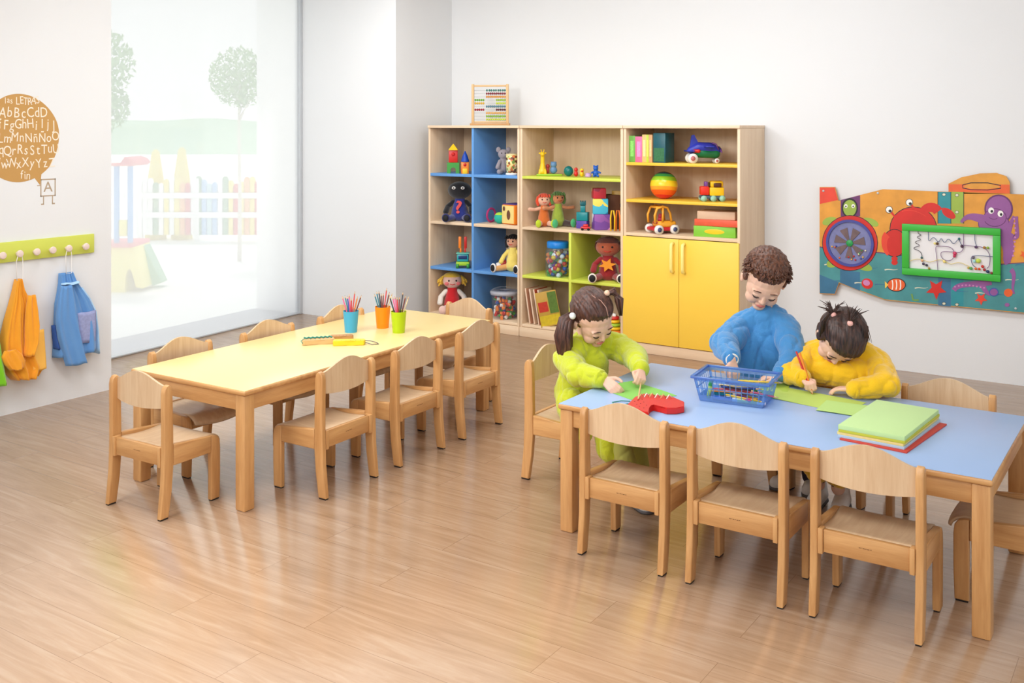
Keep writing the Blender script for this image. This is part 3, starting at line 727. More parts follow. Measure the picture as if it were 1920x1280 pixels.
# crab
disc(855, 520, 190, 175, 'red', 30); disc(700, 640, 95, 110, 'red', 24)
stroke(bez([(930, 400), (960, 320), (1040, 340), (1060, 380)]), (70, 80), 'red'); paint(bez([(1090, 350), (1180, 330), (1235, 440), (1250, 465), (1150, 460), (1080, 420), (1090, 350)], 20), 'red')
stroke(bez([(640, 570), (600, 600), (610, 700), (650, 735)]), (60, 26), 'red2'); stroke(bez([(760, 380), (850, 340), (960, 420), (960, 420)]), (6, 2), 'red2')
for X, Y in ((655, 365), (822, 305)): stroke([(X, Y), (X+50, Y+60)], 16, 'red'); disc(X, Y, 30, 30, 'blk'); disc(X, Y, 26, 26, 'whi'); disc(X+8, Y+10, 13, 12, 'blk')
for X, Y in ((700, 770), (700, 800)): disc(X, Y, 26, 22, 'red')
# octopus
disc(1560, 360, 112, 115, 'pur2', 28); disc(1560, 360, 105, 108, 'pur', 28); disc(1520, 480, 125, 80, 'pur', 24); disc(1530, 430, 90, 70, 'pur')
stroke(bez([(1450, 450), (1350, 420), (1300, 400), (1250, 470)]), (80, 24), 'pur'); stroke(bez([(1580, 540), (1660, 620), (1640, 480), (1690, 420)]), (60, 26), 'pur')
stroke(bez([(1600, 540), (1760, 660), (1700, 560), (1710, 420)]), (50, 22), 'pur'); stroke(bez([(1580, 560), (1700, 700), (1600, 760), (1640, 810)]), (120, 50), 'pur')
stroke(bez([(1660, 860), (1720, 900), (1650, 1000), (1690, 1060)]), (40, 14), 'pur'); stroke(bez([(1190, 1030), (1220, 960), (1400, 990), (1500, 960)]), (40, 50), 'pur'); stroke(bez([(1420, 960), (1440, 1040), (1480, 1080), (1520, 1060)]), (50, 14), 'pur')
for i in range(9): disc(1700-4*abs(i-3), 440+i*38, 9, 8, 'pink'); disc(1200+i*30, 1000-12*sin(i/2), 8, 7, 'pink')
for X in (1498, 1575): disc(X, 372 if X < 1540 else 398, 24, 26, 'whi'); disc(X+6, (372 if X < 1540 else 398)+6, 11, 12, 'blk')
stroke(bez([(1480, 428), (1510, 450), (1540, 445), (1550, 432)], 8), 5, 'pur2')
# small creatures
disc(475, 975, 48, 42, 'red', 18, .4); disc(468, 968, 30, 24, 'pink', 14, .4)
disc(715, 985, 72, 50, 'org2', 20); 
for X in (680, 712, 745): stroke(bez([(X, 945), (X+12, 985), (X, 1025)], 6), 9, 'whi')
paint([(650, 985), (620, 955), (622, 1015)], 'yel')
def star(X, Y, r, k, rot=.3): paint([(X+(r if i % 2 == 0 else r*.45)*cos(i*pi/5+rot), Y+(r if i % 2 == 0 else r*.45)*sin(i*pi/5+rot)) for i in range(10)], k)
star(1045, 1020, 88, 'red'); star(1415, 1100, 55, 'red2'); disc(1640, 1050, 36, 34, 'org2'); disc(1630, 1150, 20, 16, 'pur'); disc(1520, 1045, 40, 36, 'blu'); disc(1520, 1045, 32, 28, 'pur'); star(1770, 735, 40, 'org2')
stroke(bez([(840, 1060), (860, 1100), (830, 1120), (900, 1110)], 8), 14, 'grn2')
obj('painted_scene', b, pm, pan, smooth=0)
b = BM()
for X, Y in ((112, 210), (562, 228), (1700, 1180)):
    q = P2(X, Y); lathe(b, [(.008, .018), (.008, .022), (.005, .025), (.0004, .0255)], 10, MPN @ MT(*q))
obj('screw', b, ALU, pan)
# spinner
q = P2(332, 640); RS = abs(P2(332+178, 640)[0]-q[0])
sp = bpy.data.objects.new('spinner', None); COL.objects.link(sp); sp.parent = pan
Ms = MPN @ MT(q[0], q[1], .021)
CLR = mat('clear_spinner_dome', (235, 240, 246), .08, trans=1, ior=1.1)
b = BM(); lathe(b, [(RS*1.0, 0), (RS*1.0, .012), (RS*1.12, .012), (RS*1.12, 0)], 40, Ms, cap=False); obj('ring', b, mat('blue_spinner_ring', (70, 76, 150), .4), sp)
b = BM(); lathe(b, [(.0005, .0015), (RS*1.02, .0015)], 40, Ms, cap=False); obj('dial', b, mat('pale_spinner_dial', (120, 124, 170), .5, .25, 25), sp)
b = BM()
for k in range(7):
    a = k*2*pi/7+.2; prism(b, [(RS*.12*cos(a-.3), RS*.12*sin(a-.3)), (RS*.74*cos(a-.27), RS*.74*sin(a-.27)), (RS*.74*cos(a+.27), RS*.74*sin(a+.27)), (RS*.12*cos(a+.3), RS*.12*sin(a+.3))], .002, M=Ms, z0=.005)
obj('blade', b, mat('smoky_spinner_blade', (110, 90, 92), .4, .3, 40), sp)
b = BM(); lathe(b, [(RS*.16, 0), (RS*.16, .012), (RS*.1, .017), (.0005, .018)], 16, Ms); obj('hub', b, mat('green_hub', (40, 150, 80), .4), sp)
random.seed(5); bc = [(200, 40, 40), (236, 180, 60), (60, 80, 160), (220, 100, 50), (240, 230, 200), (70, 150, 90)]
for k in range(14):
    a = random.uniform(pi*1.08, pi*1.92); r_ = RS*random.uniform(.6, .9); b = BM(); ell(b, Ms @ Vector((r_*cos(a), r_*sin(a), .007)), .0065, u=8, v=6); obj('bead', b, mat('spinner_bead_%d' % (k % 6), bc[k % 6], .4), sp)
# wire and bead maze
q0, q1 = P2(768, 478), P2(1580, 940); 
GF = mat('green_maze_frame', (60, 178, 62), .42, .03)
x0, x1, y0, y1 = q0[0], q1[0], P2(768, 895)[1], P2(768, 478)[1]
b = BM(); fw = .046
for (a, c, d, e) in ((x0, x1, y1-fw, y1), (x0, x1, y0, y0+fw), (x0, x0+fw, y0+fw, y1-fw), (x1-fw, x1, y0+fw, y1-fw)): box(b, a, c, d, e, .0205, .05, .004, M=MPN)
mz = obj('maze_frame', b, GF, pan)
b = BM(); box(b, x0+fw, x1-fw, y0+fw, y1-fw, .0205, .024, M=MPN); obj('maze_backing', b, mat('white_maze_backing', (232, 230, 232), .5, .02), mz)
def U(u, v): return Vector((x0+fw+(x1-x0-2*fw)*u, y0+fw+(y1-y0-2*fw)*(1-v), .036))
def wire(pts, m, r=.0022):
    b = BM(); P = [U(*p) for p in pts]
    # smooth
    for _ in range(2):
        Q = [P[0]]
        for a, c in zip(P, P[1:]): Q += [a*.75+c*.25, a*.25+c*.75]
        Q.append(P[-1]); P = Q
    tube(b, [MPN @ p for p in P], r, 6); return obj('wire', b, m, mz)
WD = mat('dark_wire', (70, 62, 70), .4); WBl = mat('slate_wire', (88, 104, 140), .4); WY = mat('yellow_wire', (226, 206, 130), .4); WM = mat('mauve_wire', (130, 100, 140), .4)
wire([(.11, 0), (.11, .07), (.16, .1), (.08, .16), (.16, .22), (.05, .3), (.15, .38), (.03, .46), (.13, .52), (.16, .62), (.155, .7)], WD)
wire([(.235, 0), (.235, .3), (.3, .1), (.36, .3), (.39, .12), (.43, .3), (.48, .12), (.54, .32), (.6, .12), (.63, .3), (.66, .3)], WBl)
wire([(.35, 1), (.34, .7), (.32, .38), (.36, .36), (.5, .36), (.545, .46), (.54, .5), (.4, .49), (.38, .6), (.42, .72), (.5, .74), (.55, .62), (.56, .5), (.62, .5), (.66, .4), (.655, 0)], WM)
wire([(.66, .3), (.78, .31), (.9, .32), (.97, .5), (.96, .8), (.93, .86)], WM); wire([(.79, 0), (.79, .2), (.81, .3)], WBl); wire([(1, .55), (.8, .54), (.74, .6), (.76, .8), (.8, .85)], WBl)
wire([(0, .82), (.08, .74), (.16, .74), (.25, .82), (.35, .72), (.42, .72), (.5, .84), (.6, .74), (.7, .82), (.75, .86)], WY)
for u, v, r, c in ((.155, .70, .011, (40, 90, 90)), (.16, .78, .011, (226, 170, 120)), (.175, .86, .012, (60, 50, 80)), (.215, .89, .012, (60, 56, 76)), (.245, .97, .011, (170, 140, 60)), (.345, .3, .013, (90, 60, 40)), (.315, .3, .012, (240, 224, 140)), (.605, .14, .011, (50, 110, 120)), (.64, .33, .015, (76, 46, 70)), (.805, .33, .014, (84, 56, 96)), (.9, .33, .013, (170, 120, 50)), (.94, .33, .012, (150, 180, 60)), (.555, .53, .018, (206, 60, 100)), (.55, .6, .014, (196, 50, 90)), (.43, .76, .014, (244, 220, 130)), (.77, .6, .015, (110, 100, 120)), (.83, .68, .022, (200, 220, 90)), (.785, .7, .014, (160, 214, 220)), (.745, .89, .014, (90, 170, 90)), (.8, .89, .012, (226, 110, 50)), (.84, .89, .012, (216, 80, 40)), (.88, .82, .014, (200, 50, 40)), (.9, .9, .013, (170, 40, 50)), (.94, .94, .015, (40, 60, 100)), (.985, 1.0, .012, (150, 60, 60)), (.715, .88, .011, (200, 170, 80))):
    b = BM(); ell(b, MPN @ U(u, min(v, .97)), r*.72, u=12, v=8); obj('bead', b, mat('maze_bead_%d_%d_%d' % c, c, .4), mz)
# ================================================================ toys on the shelves
def PC_(name, col, rough=.45, **k): return mat(name, col, rough, **k)
RED = mat('toy_red', (206, 36, 32), .35, .04); YEL = mat('toy_yellow', (242, 196, 30), .35, .04); GRN = mat('toy_green', (60, 150, 60), .35, .04); BLU = mat('toy_blue', (36, 84, 176), .35, .04)
ORG = mat('toy_orange', (240, 128, 34), .35, .04); TEAL = mat('toy_teal', (20, 132, 138), .3, .04); PUR = mat('toy_purple', (120, 72, 150), .4, .04); PNK = mat('toy_pink', (226, 108, 160), .4, .04)
WHT = mat('toy_white', (238, 234, 228), .5, .03); BLK = mat('toy_black', (18, 16, 20), .7, .05); LIM = mat('toy_lime', (160, 200, 50), .4, .04); SKY = mat('toy_sky', (96, 178, 214), .4, .04); BRN = mat('toy_brown', (104, 62, 40), .6, .06); LIL = mat('toy_lilac', (198, 160, 206), .5, .04)
def felt(n, c): return mat('felt_'+n, c, .95, .08, 40, bump=.4, bscale=160, sheen=.4)
def sh(px, py, z, lo=YF+.03, hi=YF+.16):
    hi = max(lo, hi)
    p = on_z(px, py, z); y = min(max(p.y, lo), hi); q = on_y(px, HZ, y); return Vector((q.x, q.y, z))
def mpx(p, n): return n*(p-EYE).dot(FW)/FPX
def one(name, label, cat, b, m, loc, rz=YAW, group=None, smooth=35):
    return tag(obj(name, b, m, loc=loc, rot=(0, 0, rz), smooth=smooth), label, cat, group)
E1, E2, E3, E4 = LV[0], LV[1], LV[2], .10

# castle blocks
p = sh(850, 320, E1, YF+.04, YF+.07); w = mpx(p, 11.5)
def archblock(w, h, d, aw, ah):
    b = BM(); P = [(-w, 0), (-aw, 0)]+[(-aw*cos(pi*k/10), ah-aw+aw*sin(pi*k/10)) for k in range(11)]+[(aw, 0), (w, 0), (w, h), (-w, h)]
    prism(b, P, d, M=Matrix.Rotation(pi/2, 4, 'X') @ Matrix.Translation((0, 0, -d/2))); return b
G_BL = 'wooden castle blocks on the top left shelf'
one('toy_block', 'green wooden arch block at the bottom of the taller toy tower', 'toy block', archblock(w, .092, .05, .022, .05), GRN, p, group=G_BL)
b = BM(); box(b, -w*.72, w*.72, -.022, .022, 0, .105, .003); tube(b, [(0, -.024, .07), (0, -.020, .07)], .016, 14)
one('toy_block', 'red wooden block with a round hole on the green arch block', 'toy block', b, RED, p+Vector((0, 0, .0925)), group=G_BL)
b = BM(); lathe(b, [(w*1.05, 0), (w*1.05, .004), (.001, .055)], 4, MT(rz=pi/4)); one('toy_block', 'yellow pyramid roof block on the taller toy tower', 'toy block', b, YEL, p+Vector((0, 0, .198)), group=G_BL, smooth=20)
p = sh(872, 321, E1, YF+.04, YF+.07); b = BM(); box(b, -.033, .033, -.022, .022, 0, .10, .003); o = one('toy_block', 'orange wooden block under the blue cone', 'toy block', b, ORG, p, group=G_BL)
b = BM(); box(b, -.02, .02, -.024, -.0222, .0, .045, .001); obj('yellow_door', b, YEL, o); b = BM(); tube(b, [(0, -.0225, .075), (0, -.0235, .075)], .013, 14); obj('window_mark', b, RED, o)
b = BM(); lathe(b, [(.036, 0), (.036, .003), (.022, .05), (.002, .092)], 20); one('toy_block', 'blue cone roof block on the orange block', 'toy block', b, mat('deep_blue_block', (22, 70, 170), .4), p+Vector((0, 0, .1005)), group=G_BL)

def doll(label, loc, rz, H, skin, dress, hair=None, shoe=None, style='none', arms='out', legs='front', sole=None, leg=None, cat='doll', name='rag_doll', face=True, headr=.17, armc=None, gap=1.0, fat=1.0):
    t = thing(name, label, cat, loc, rz); t.scale = (fat, fat, 1)
    leg = leg or skin; armc = armc or skin
    b = BM(); caps(b, (0, 0, H*.14), (0, .01*H, H*.50), H*.17, H*.10, 16); bb = remesh(b, H*.022, 3, noise_amp=H*.01, noise_sc=9/H); obj('body', bb, dress, t)
    hz = H*.56+H*headr*.8
    b = BM(); ell(b, (0, 0, hz), (H*headr*1.05, H*headr*.9, H*headr), u=22, v=14); caps(b, (0, 0, H*.5), (0, 0, H*.56), H*.06, H*.06); hd = obj('head', remesh(b, H*.022, 3), skin, t)
    if face:
        for s in (-1, 1):
            b = BM(); ell(b, (s*H*headr*.4, -H*headr*.82, hz+H*headr*.12), (H*.018, H*.012, H*.022), u=8, v=6); obj('eye', b, BLK, hd)
        b = BM(); tube(b, [(-H*headr*.3, -H*headr*.80, hz-H*headr*.32), (0, -H*headr*.86, hz-H*headr*.42), (H*headr*.3, -H*headr*.80, hz-H*headr*.32)], H*.008, 6); obj('mouth', b, RED, hd)
    for s in (-1, 1):
        b = BM()
        if arms == 'out': chain(b, [(s*H*.11, 0, H*.47), (s*H*.24, -H*.02, H*.44), (s*H*.38, -H*.05, H*.45)], [H*.045, H*.042, H*.05], 10)
        elif arms == 'down': chain(b, [(s*H*.12, 0, H*.46), (s*H*.22, -H*.04, H*.34), (s*H*.24, -H*.14, H*.22)], [H*.05, H*.05, H*.055], 10)
        else: chain(b, [(s*H*.12, 0, H*.46), (s*H*.24, -H*.06, H*.40), (s*H*.30, -H*.16, H*.43)], [H*.05, H*.05, H*.06], 10)
        obj('arm', b, armc, t)
        b = BM(); lx = s*H*.10*gap; fx = s*H*.19*gap
        chain(b, [(lx, -H*.05, H*.09), (fx, -H*.34, H*.075)], [H*.075, H*.06], 10); lg = obj('leg', b, leg, t)
        b = BM(); ell(b, (fx*1.04, -H*.40, H*.105), (H*.075, H*.05, H*.105), u=16, v=10); fo = obj('foot', b, shoe or skin, lg)
        if sole:
            b = BM(); ell(b, (fx*1.04, -H*.435, H*.105), (H*.055, H*.022, H*.08), u=16, v=10); obj('sole', b, sole, lg)
    if style != 'none' and hair:
        b = BM(); R = H*headr
        q = bmesh.ops.create_uvsphere(b, u_segments=22, v_segments=14, radius=1)['verts']
        bmesh.ops.transform(b, matrix=Matrix.Translation((0, R*.12, hz+R*.10)) @ Matrix.Diagonal((R*1.14, R*1.0, R*1.06, 1)), verts=q)
        bmesh.ops.delete(b, geom=[v for v in q if v.co.y < -R*.25 and v.co.z < hz+R*.55], context='VERTS')
        bmesh.ops.solidify(b, geom=b.faces[:], thickness=R*.06)
        if style == 'bunches':
            for s in (-1, 1):
                rr = random.Random(3)
                for k in range(12): caps(b, (s*R*1.0, 0, hz+R*.55), (s*(R*1.35+rr.uniform(-.2, .3)*R), rr.uniform(-.4, .3)*R, hz-R*.3+rr.uniform(-.4, .4)*R), R*.14, R*.1, 8)
        if style == 'bob':
            for s in (-1, 1): chain(b, [(s*R*.95, 0, hz+R*.4), (s*R*1.12, 0, hz-R*.2), (s*R*1.0, -R*.1, hz-R*.75)], [R*.3, R*.32, R*.25], 10)
            for k in range(5): caps(b, (R*(.5*k-1)*.8, -R*.5, hz+R*.85), (R*(.5*k-1)*.9, -R*.85, hz+R*.55), R*.16, R*.12, 8)
        if style == 'curls':
            rr = random.Random(5)
            for k in range(26):
                a = rr.uniform(0, 2*pi); e = rr.uniform(.15, 1.4); ell(b, (R*1.0*cos(a)*cos(e), R*.1+R*.95*sin(a)*cos(e) if sin(a) > -.3 else R*.1-R*.2, hz+R*1.0*sin(e)), R*.22, u=8, v=6)
        obj('hair', b, hair, t)
    return t
# black doll with question mark
p = sh(862, 408, E2, YF+.1)
sk = felt('black', (20, 18, 22)); ov = felt('navy', (40, 52, 132))
t = doll('black plush doll in blue overalls with a red question mark on its chest', p, YAW-.1, .355, sk, ov, name='plush_doll', arms='down', face=False, headr=.215, shoe=felt('navyfoot', (34, 36, 100)), sole=BLK, leg=ov, armc=sk, style='none', fat=1.3)
for s in (-1, 1):
    b = BM(); ell(b, (s*.03, -.066, .285), (.013, .006, .013), u=10, v=8); e = obj('eye', b, WHT, t)
    b = BM(); ell(b, (s*.03, -.072, .285), (.006, .003, .006), u=8, v=6); obj('pupil', b, BLK, e)
b = BM(); text_into(b, '?', .15, .002, MT(0, -.056, .115, rx=pi/2-.25), .003); obj('question_mark', b, RED, t, smooth=0)
# grey plush and print tin
p = sh(944, 322, E1, YF+.08); gy = felt('grey', (150, 142, 150))
t = thing('plush_toy', 'small grey plush animal behind the printed tin', 'plush toy', p, YAW)
b = BM(); caps(b, (0, 0, .05), (0, 0, .11), .042, .032); ell(b, (0, -.005, .168), (.046, .04, .042)); obj('body', remesh(b, .006, 3), gy, t)
for s in (-1, 1): b = BM(); ell(b, (s*.042, 0, .205), (.02, .012, .024)); obj('ear', b, gy, t); b = BM(); caps(b, (s*.03, -.02, .11), (s*.05, -.055, .06), .015, .017); obj('arm', b, gy, t); b = BM(); ell(b, (s*.016, -.044, .178), .005, u=8, v=6); obj('eye', b, BLK, t)
b = BM(); caps(b, (-.02, -.03, .02), (-.035, -.07, .024), .02, .02); obj('leg', b, gy, t)
p = sh(960, 326, E1, YF+.03, YF+.09)
def confetti(name, base, cols, scale=60, rough=.35):
    m, N, L, P = nt(name); tc = N.new('ShaderNodeTexCoord'); v = N.new('ShaderNodeTexVoronoi'); v.inputs['Scale'].default_value = scale
    L.new(tc.outputs['Object'], v.inputs['Vector']); sc = N.new('ShaderNodeSeparateColor'); L.new(v.outputs['Color'], sc.inputs[0]); r = N.new('ShaderNodeValToRGB'); r.color_ramp.interpolation = 'CONSTANT'
    L.new(sc.outputs[0], r.inputs[0]); e = r.color_ramp.elements; allc = [base]+list(cols)
    e[0].color = (*lin(allc[0]), 1); e[0].position = 0; e[1].color = (*lin(allc[1]), 1); e[1].position = .45
    for k, c in enumerate(allc[2:]): x = e.new(.45+.55*(k+1)/(len(allc)-1)); x.color = (*lin(c), 1)
    L.new(r.outputs[0], P.inputs['Base Color']); P.inputs['Roughness'].default_value = rough; return m
TINM = confetti('tin_print', (236, 226, 150), [(250, 246, 230), (120, 150, 70), (110, 60, 40), (220, 120, 60)], 55)
t = thing('tin', 'cream tin printed with small figures, top right pigeonhole of the blue bookcase', 'tin', p, YAW)
b = BM(); lathe(b, [(.046, .016), (.050, .17), (.047, .172), (.046, .166)], 28); obj('can', b, TINM, t); b = BM(); lathe(b, [(.052, 0), (.052, .014), (.047, .018)], 28); obj('white_base', b, WHT, t); b = BM(); lathe(b, [(.0505, .165), (.0505, .175), (.0005, .176)], 28); obj('lid', b, mat('tin_lid', (232, 216, 160), .3), t)
# ring, ball, fabric cube
p = sh(921, 415, E2, YF+.06); b = BM(); R_ = .055
tube(b, [(R_*cos(k*pi/14), 0, R_+.008+R_*sin(k*pi/14)) for k in range(28)], .009, 8, closed=True, M=MT(rz=.9)); one('toy_ring', 'pink and red fabric ring leaning beside the green ball', 'toy ring', b, mat('magenta_cord', (176, 48, 110), .7), p)
p = sh(937, 419, E2, YF+.03)
t = thing('soft_ball', 'small soft ball, teal with a lime top, in front of the fabric cube', 'ball', p, YAW)
b = BM(); ell(b, (0, 0, .047), .047, u=24, v=16); obj('ball', b, mat('teal_felt', (40, 170, 150), .8, .05), t)
b = BM(); q = ell(b, (0, 0, .047), .0485, u=24, v=16); bmesh.ops.delete(b, geom=[v for v in b.verts if v.co.z < .068], context='VERTS'); obj('lime_cap', b, mat('lime_felt', (170, 214, 70), .8), t)
b = BM(); q = ell(b, (0, 0, .047), .0485, u=24, v=16); bmesh.ops.delete(b, geom=[v for v in b.verts if v.co.x < .02 or v.co.z > .075], context='VERTS'); obj('navy_patch', b, mat('navy_felt', (40, 60, 110), .8), t)
p = sh(966, 416, E2, YF+.07)
t = thing('activity_cube', 'soft fabric cube, pale animal print side and orange side, purple top', 'toy', p, YAW+.75)
def softbox(b, s, z0=0): 
    vs = box(b, -s, s, -s, s, z0, z0+2*s, s*.22, seg=4)
s_ = .083; b = BM(); softbox(b, s_); obj('cube_body', b, mat('orange_fabric', (236, 130, 30), .85, .06), t)
b = BM(); box(b, -s_-.002, -s_+.004, -s_*.86, s_*.86, .01, 2*s_-.01, .002); k = obj('print_side', b, mat('cow_print_fabric', (232, 208, 130), .85), t)
b = BM(); ell(b, (-s_-.003, -.01, .08), (.002, .022, .04)); ell(b, (-s_-.003, .045, .13), (.002, .014, .02)); obj('spot', b, BRN, k)
b = BM(); box(b, -s_*.9, s_*.9, -s_*.9, s_*.9, 2*s_-.004, 2*s_+.004, .003); obj('purple_top', b, mat('purple_fabric', (84, 60, 130), .85), t)
# crane truck
p = sh(868, 502, E3, YF+.05)
t = thing('toy_crane', 'small teal toy crane truck with raised orange arm on the blue shelf', 'toy vehicle', p, YAW)
b = BM(); box(b, -.058, .058, -.045, .05, .022, .055, .008); obj('chassis', b, LIM, t); b = BM(); box(b, -.05, .05, -.04, .045, .0555, .122, .012); cb_ = obj('cab', b, mat('aqua_plastic', (40, 160, 170), .3), t)
b = BM(); box(b, -.036, .036, -.043, -.0385, .08, .11, .004); obj('windscreen', b, mat('dark_window', (30, 60, 110), .15), cb_)
b = BM(); box(b, -.056, .056, -.044, .048, .1225, .130, .003); obj('roof_plate', b, mat('pale_teal', (110, 200, 180), .4), t)
for x in (-.045, .045):
    for y in (-.032, .034): b = BM(); tube(b, [(x-.012, y, .022), (x+.012, y, .022)], .022, 16); obj('wheel', b, GRN, t)
for x, m, lean in ((-.02, ORG, -.02), (.018, RED, .012)):
    b = BM(); box(b, x-.008, x+.008, .0, .012, .13, .165, .003); box(b, x-.012+lean*.3, x+.012+lean*.3, 0, .012, .165, .265, .004); obj('crane_arm', b, m, t)
# doll in yellow
p = sh(962, 512, E3, YF+.14)
t = doll('dark haired doll in a fluffy yellow top with black soles', (p.x, p.y, p.z), YAW-.5, .36, felt('tan', (214, 160, 130)), felt('fluffyyellow', (236, 214, 110)), hair=BLK, style='bob', shoe=felt('white', (236, 232, 226)), sole=BLK, arms='down', armc=felt('fluffyyellow', (236, 214, 110)), leg=felt('peach', (230, 170, 100)), gap=1.5, headr=.15)
p = sh(940, 505, E3, YF+.06); 
t = thing('toy_cup', 'small white and red toy tube lying against the doll with black soles', 'toy', (p.x, p.y, p.z), YAW)
b = BM(); lathe(b, [(.032, 0), (.034, .05)], 20, MT(0, 0, .034, ry=1.25)); obj('red_part', b, RED, t); b = BM(); lathe(b, [(.034, .0), (.034, .035)], 20, MT(-.034, 0, .023, ry=1.25)); obj('white_part', b, WHT, t)
# blond doll
p = on_y(848, HZ, YF+.14); 
t = doll('rag doll with blond bunches and a red dress in the lowest left pigeonhole', (p.x, p.y, E4), YAW+.1, .375, felt('pinkskin', (236, 196, 182)), felt('reddress', (200, 28, 36)), hair=felt('blond', (236, 190, 60)), style='bunches', arms='down', armc=felt('whitesleeve', (236, 226, 214)), headr=.175, fat=1.2)
for s in (-1, 1): b = BM(); ell(b, (s*.042, -.05, .245), (.016, .006, .014)); obj('cheek', b, mat('rosy_felt', (226, 120, 120), .9), t)
# tub of bricks
random.seed(21)
def bricks_in(loc, r, h, n, names, label, cat, group, shape='box', cols=None, r2=None):
    cols = cols or [RED, YEL, GRN, BLU, ORG, WHT]
    protos = []
    for i in range(n):
        a = random.uniform(0, 2*pi); q = r*math.sqrt(random.random())*.86; z = .012+(h-.03)*((i+.5)/n)
        R = Euler((random.uniform(0, 3), random.uniform(0, 3), random.uniform(0, 3)))
        m = cols[i % len(cols)]
        if i < len(cols)*2:
            b = BM()
            if shape == 'ball': ell(b, (0, 0, 0), .019, u=12, v=8)
            elif i % 2: box(b, -.02, .02, -.011, .011, -.009, .009, .003)
            else: box(b, -.012, .012, -.012, .012, -.012, .012, .003); tube(b, [(0, 0, .011), (0, 0, .016)], .006, 8)
            o = obj(names, b, m, loc=(loc.x+q*cos(a), loc.y+q*sin(a), loc.z+z), rot=R); protos.append(o)
        else:
            o = protos[i % len(protos)].copy(); COL.objects.link(o); o.location = (loc.x+q*cos(a), loc.y+q*sin(a), loc.z+z); o.rotation_euler = R
        tag(o, label, cat, group)
GLS = None
def clear(name, col, rough=.06, a=.25):
    m, N, L, P = nt(name); out = N['Material Output']; tr = N.new('ShaderNodeBsdfTransparent'); tr.inputs[0].default_value = (*lin(col), 1)
    gl = N.new('ShaderNodeBsdfGlossy'); gl.inputs['Roughness'].default_value = rough; lw = N.new('ShaderNodeLayerWeight'); lw.inputs[0].default_value = .3; fr = N.new('ShaderNodeMath'); fr.operation = 'MULTIPLY_ADD'; fr.inputs[1].default_value = .35; fr.inputs[2].default_value = .03; pw_ = N.new('ShaderNodeMath'); pw_.operation = 'POWER'; pw_.inputs[1].default_value = 2.5; L.new(lw.outputs['Facing'], pw_.inputs[0]); L.new(pw_.outputs[0], fr.inputs[0])
    P.inputs['Base Color'].default_value = (*lin(col), 1); P.inputs['Roughness'].default_value = .25
    m0 = N.new('ShaderNodeMixShader'); ns = N.new('ShaderNodeTexNoise'); ns.inputs['Scale'].default_value = 4; mr = N.new('ShaderNodeMapRange'); mr.inputs[3].default_value = a*.9; mr.inputs[4].default_value = a*1.1; L.new(ns.outputs[0], mr.inputs[0]); L.new(mr.outputs[0], m0.inputs[0])
    L.new(tr.outputs[0], m0.inputs[1]); L.new(P.outputs[0], m0.inputs[2])
    m1 = N.new('ShaderNodeMixShader'); L.new(fr.outputs[0], m1.inputs[0]); L.new(m0.outputs[0], m1.inputs[1]); L.new(gl.outputs[0], m1.inputs[2]); L.new(m1.outputs[0], out.inputs['Surface']); return m
CLEARP = clear('clear_plastic', (246, 248, 250), .08, .05); CLEARB = clear('bluish_clear_plastic', (226, 238, 248), .08, .06)
p = on_y(946, HZ, YF+.12); p.z = E4
t = thing('toy_tub', 'clear plastic tub with lid and handle full of coloured bricks', 'tub', p, YAW)
b = BM(); lathe(b, [(.098, 0), (.112, .2)], 32, cap=False); obj('bucket', b, CLEARP, t)
b = BM(); lathe(b, [(.122, .2), (.122, .226), (.105, .232), (.0005, .232), (.0005, .228), (.118, .222), (.118, .2)], 32); obj('lid', b, clear('frosted_lid', (236, 236, 242), .2, .35), t)
b = BM(); tube(b, [(.118*cos(a), -.02, .215+.05*sin(a)) for a in [pi*k/12 for k in range(13)]], .004, 6); obj('handle', b, CLEARP, t)
bricks_in(p, .098, .19, 90, 'toy_brick', 'small coloured brick inside the clear lidded tub', 'toy brick', 'bricks in the clear tub', cols=[RED, ORG, GRN, RED, WHT, BLU, ORG])

# middle unit, top shelf
p = sh(1030, 326, E1, YF+.08)
t = thing('giraffe_toy', 'yellow giraffe and two little animals on a green base', 'toy', p, YAW)
b = BM(); box(b, -.105, .105, -.035, .035, 0, .016, .006); obj('base', b, LIM, t)
b = BM(); chain(b, [(-.055, 0, .035), (-.055, 0, .10), (-.055, -.004, .165)], [.030, .018, .016]); ell(b, (-.055, -.012, .175), (.02, .026, .018)); 
for s in (-1, 1): caps(b, (-.055+s*.008, 0, .19), (-.055+s*.012, 0, .212), .004, .005, 8); ell(b, (-.055+s*.022, 0, .183), (.012, .005, .007), u=8, v=6); caps(b, (-.055+s*.02, -.012, .045), (-.055+s*.024, -.02, .018), .012, .011)
obj('giraffe', remesh(b, .0035, 2), YEL, t)
b = BM(); ell(b, (.035, 0, .046), (.03, .026, .03)); ell(b, (.035, -.004, .09), (.026, .024, .026)); ell(b, (.018, 0, .108), .008, u=8, v=6); ell(b, (.052, 0, .108), .008, u=8, v=6); obj('blue_bear', remesh(b, .0035, 2), mat('grey_blue_toy', (96, 136, 180), .4), t)
b = BM(); ell(b, (-.012, .018, .075), (.016, .014, .02)); caps(b, (-.012, .018, .03), (-.012, .018, .07), .013, .01); obj('red_bird', b, mat('dull_red_toy', (170, 50, 40), .4), t)
p = sh(1066, 330, E1, YF+.03); b = BM(); ell(b, (0, 0, .042), (.038, .038, .042), u=28, v=18); one('toy_ball', 'shiny dark teal wobble ball on the lime shelf', 'ball', b, mat('glossy_teal', (10, 110, 110), .12), p)
p = sh(1080, 330, E1, YF+.06); b = BM(); ell(b, (0, 0, .022), (.018, .018, .022)); ell(b, (0, 0, .055), (.016, .016, .018)); one('toy_figure', 'little red toy figure left of the yellow one', 'toy figure', remesh(b, .003, 2), RED, p)
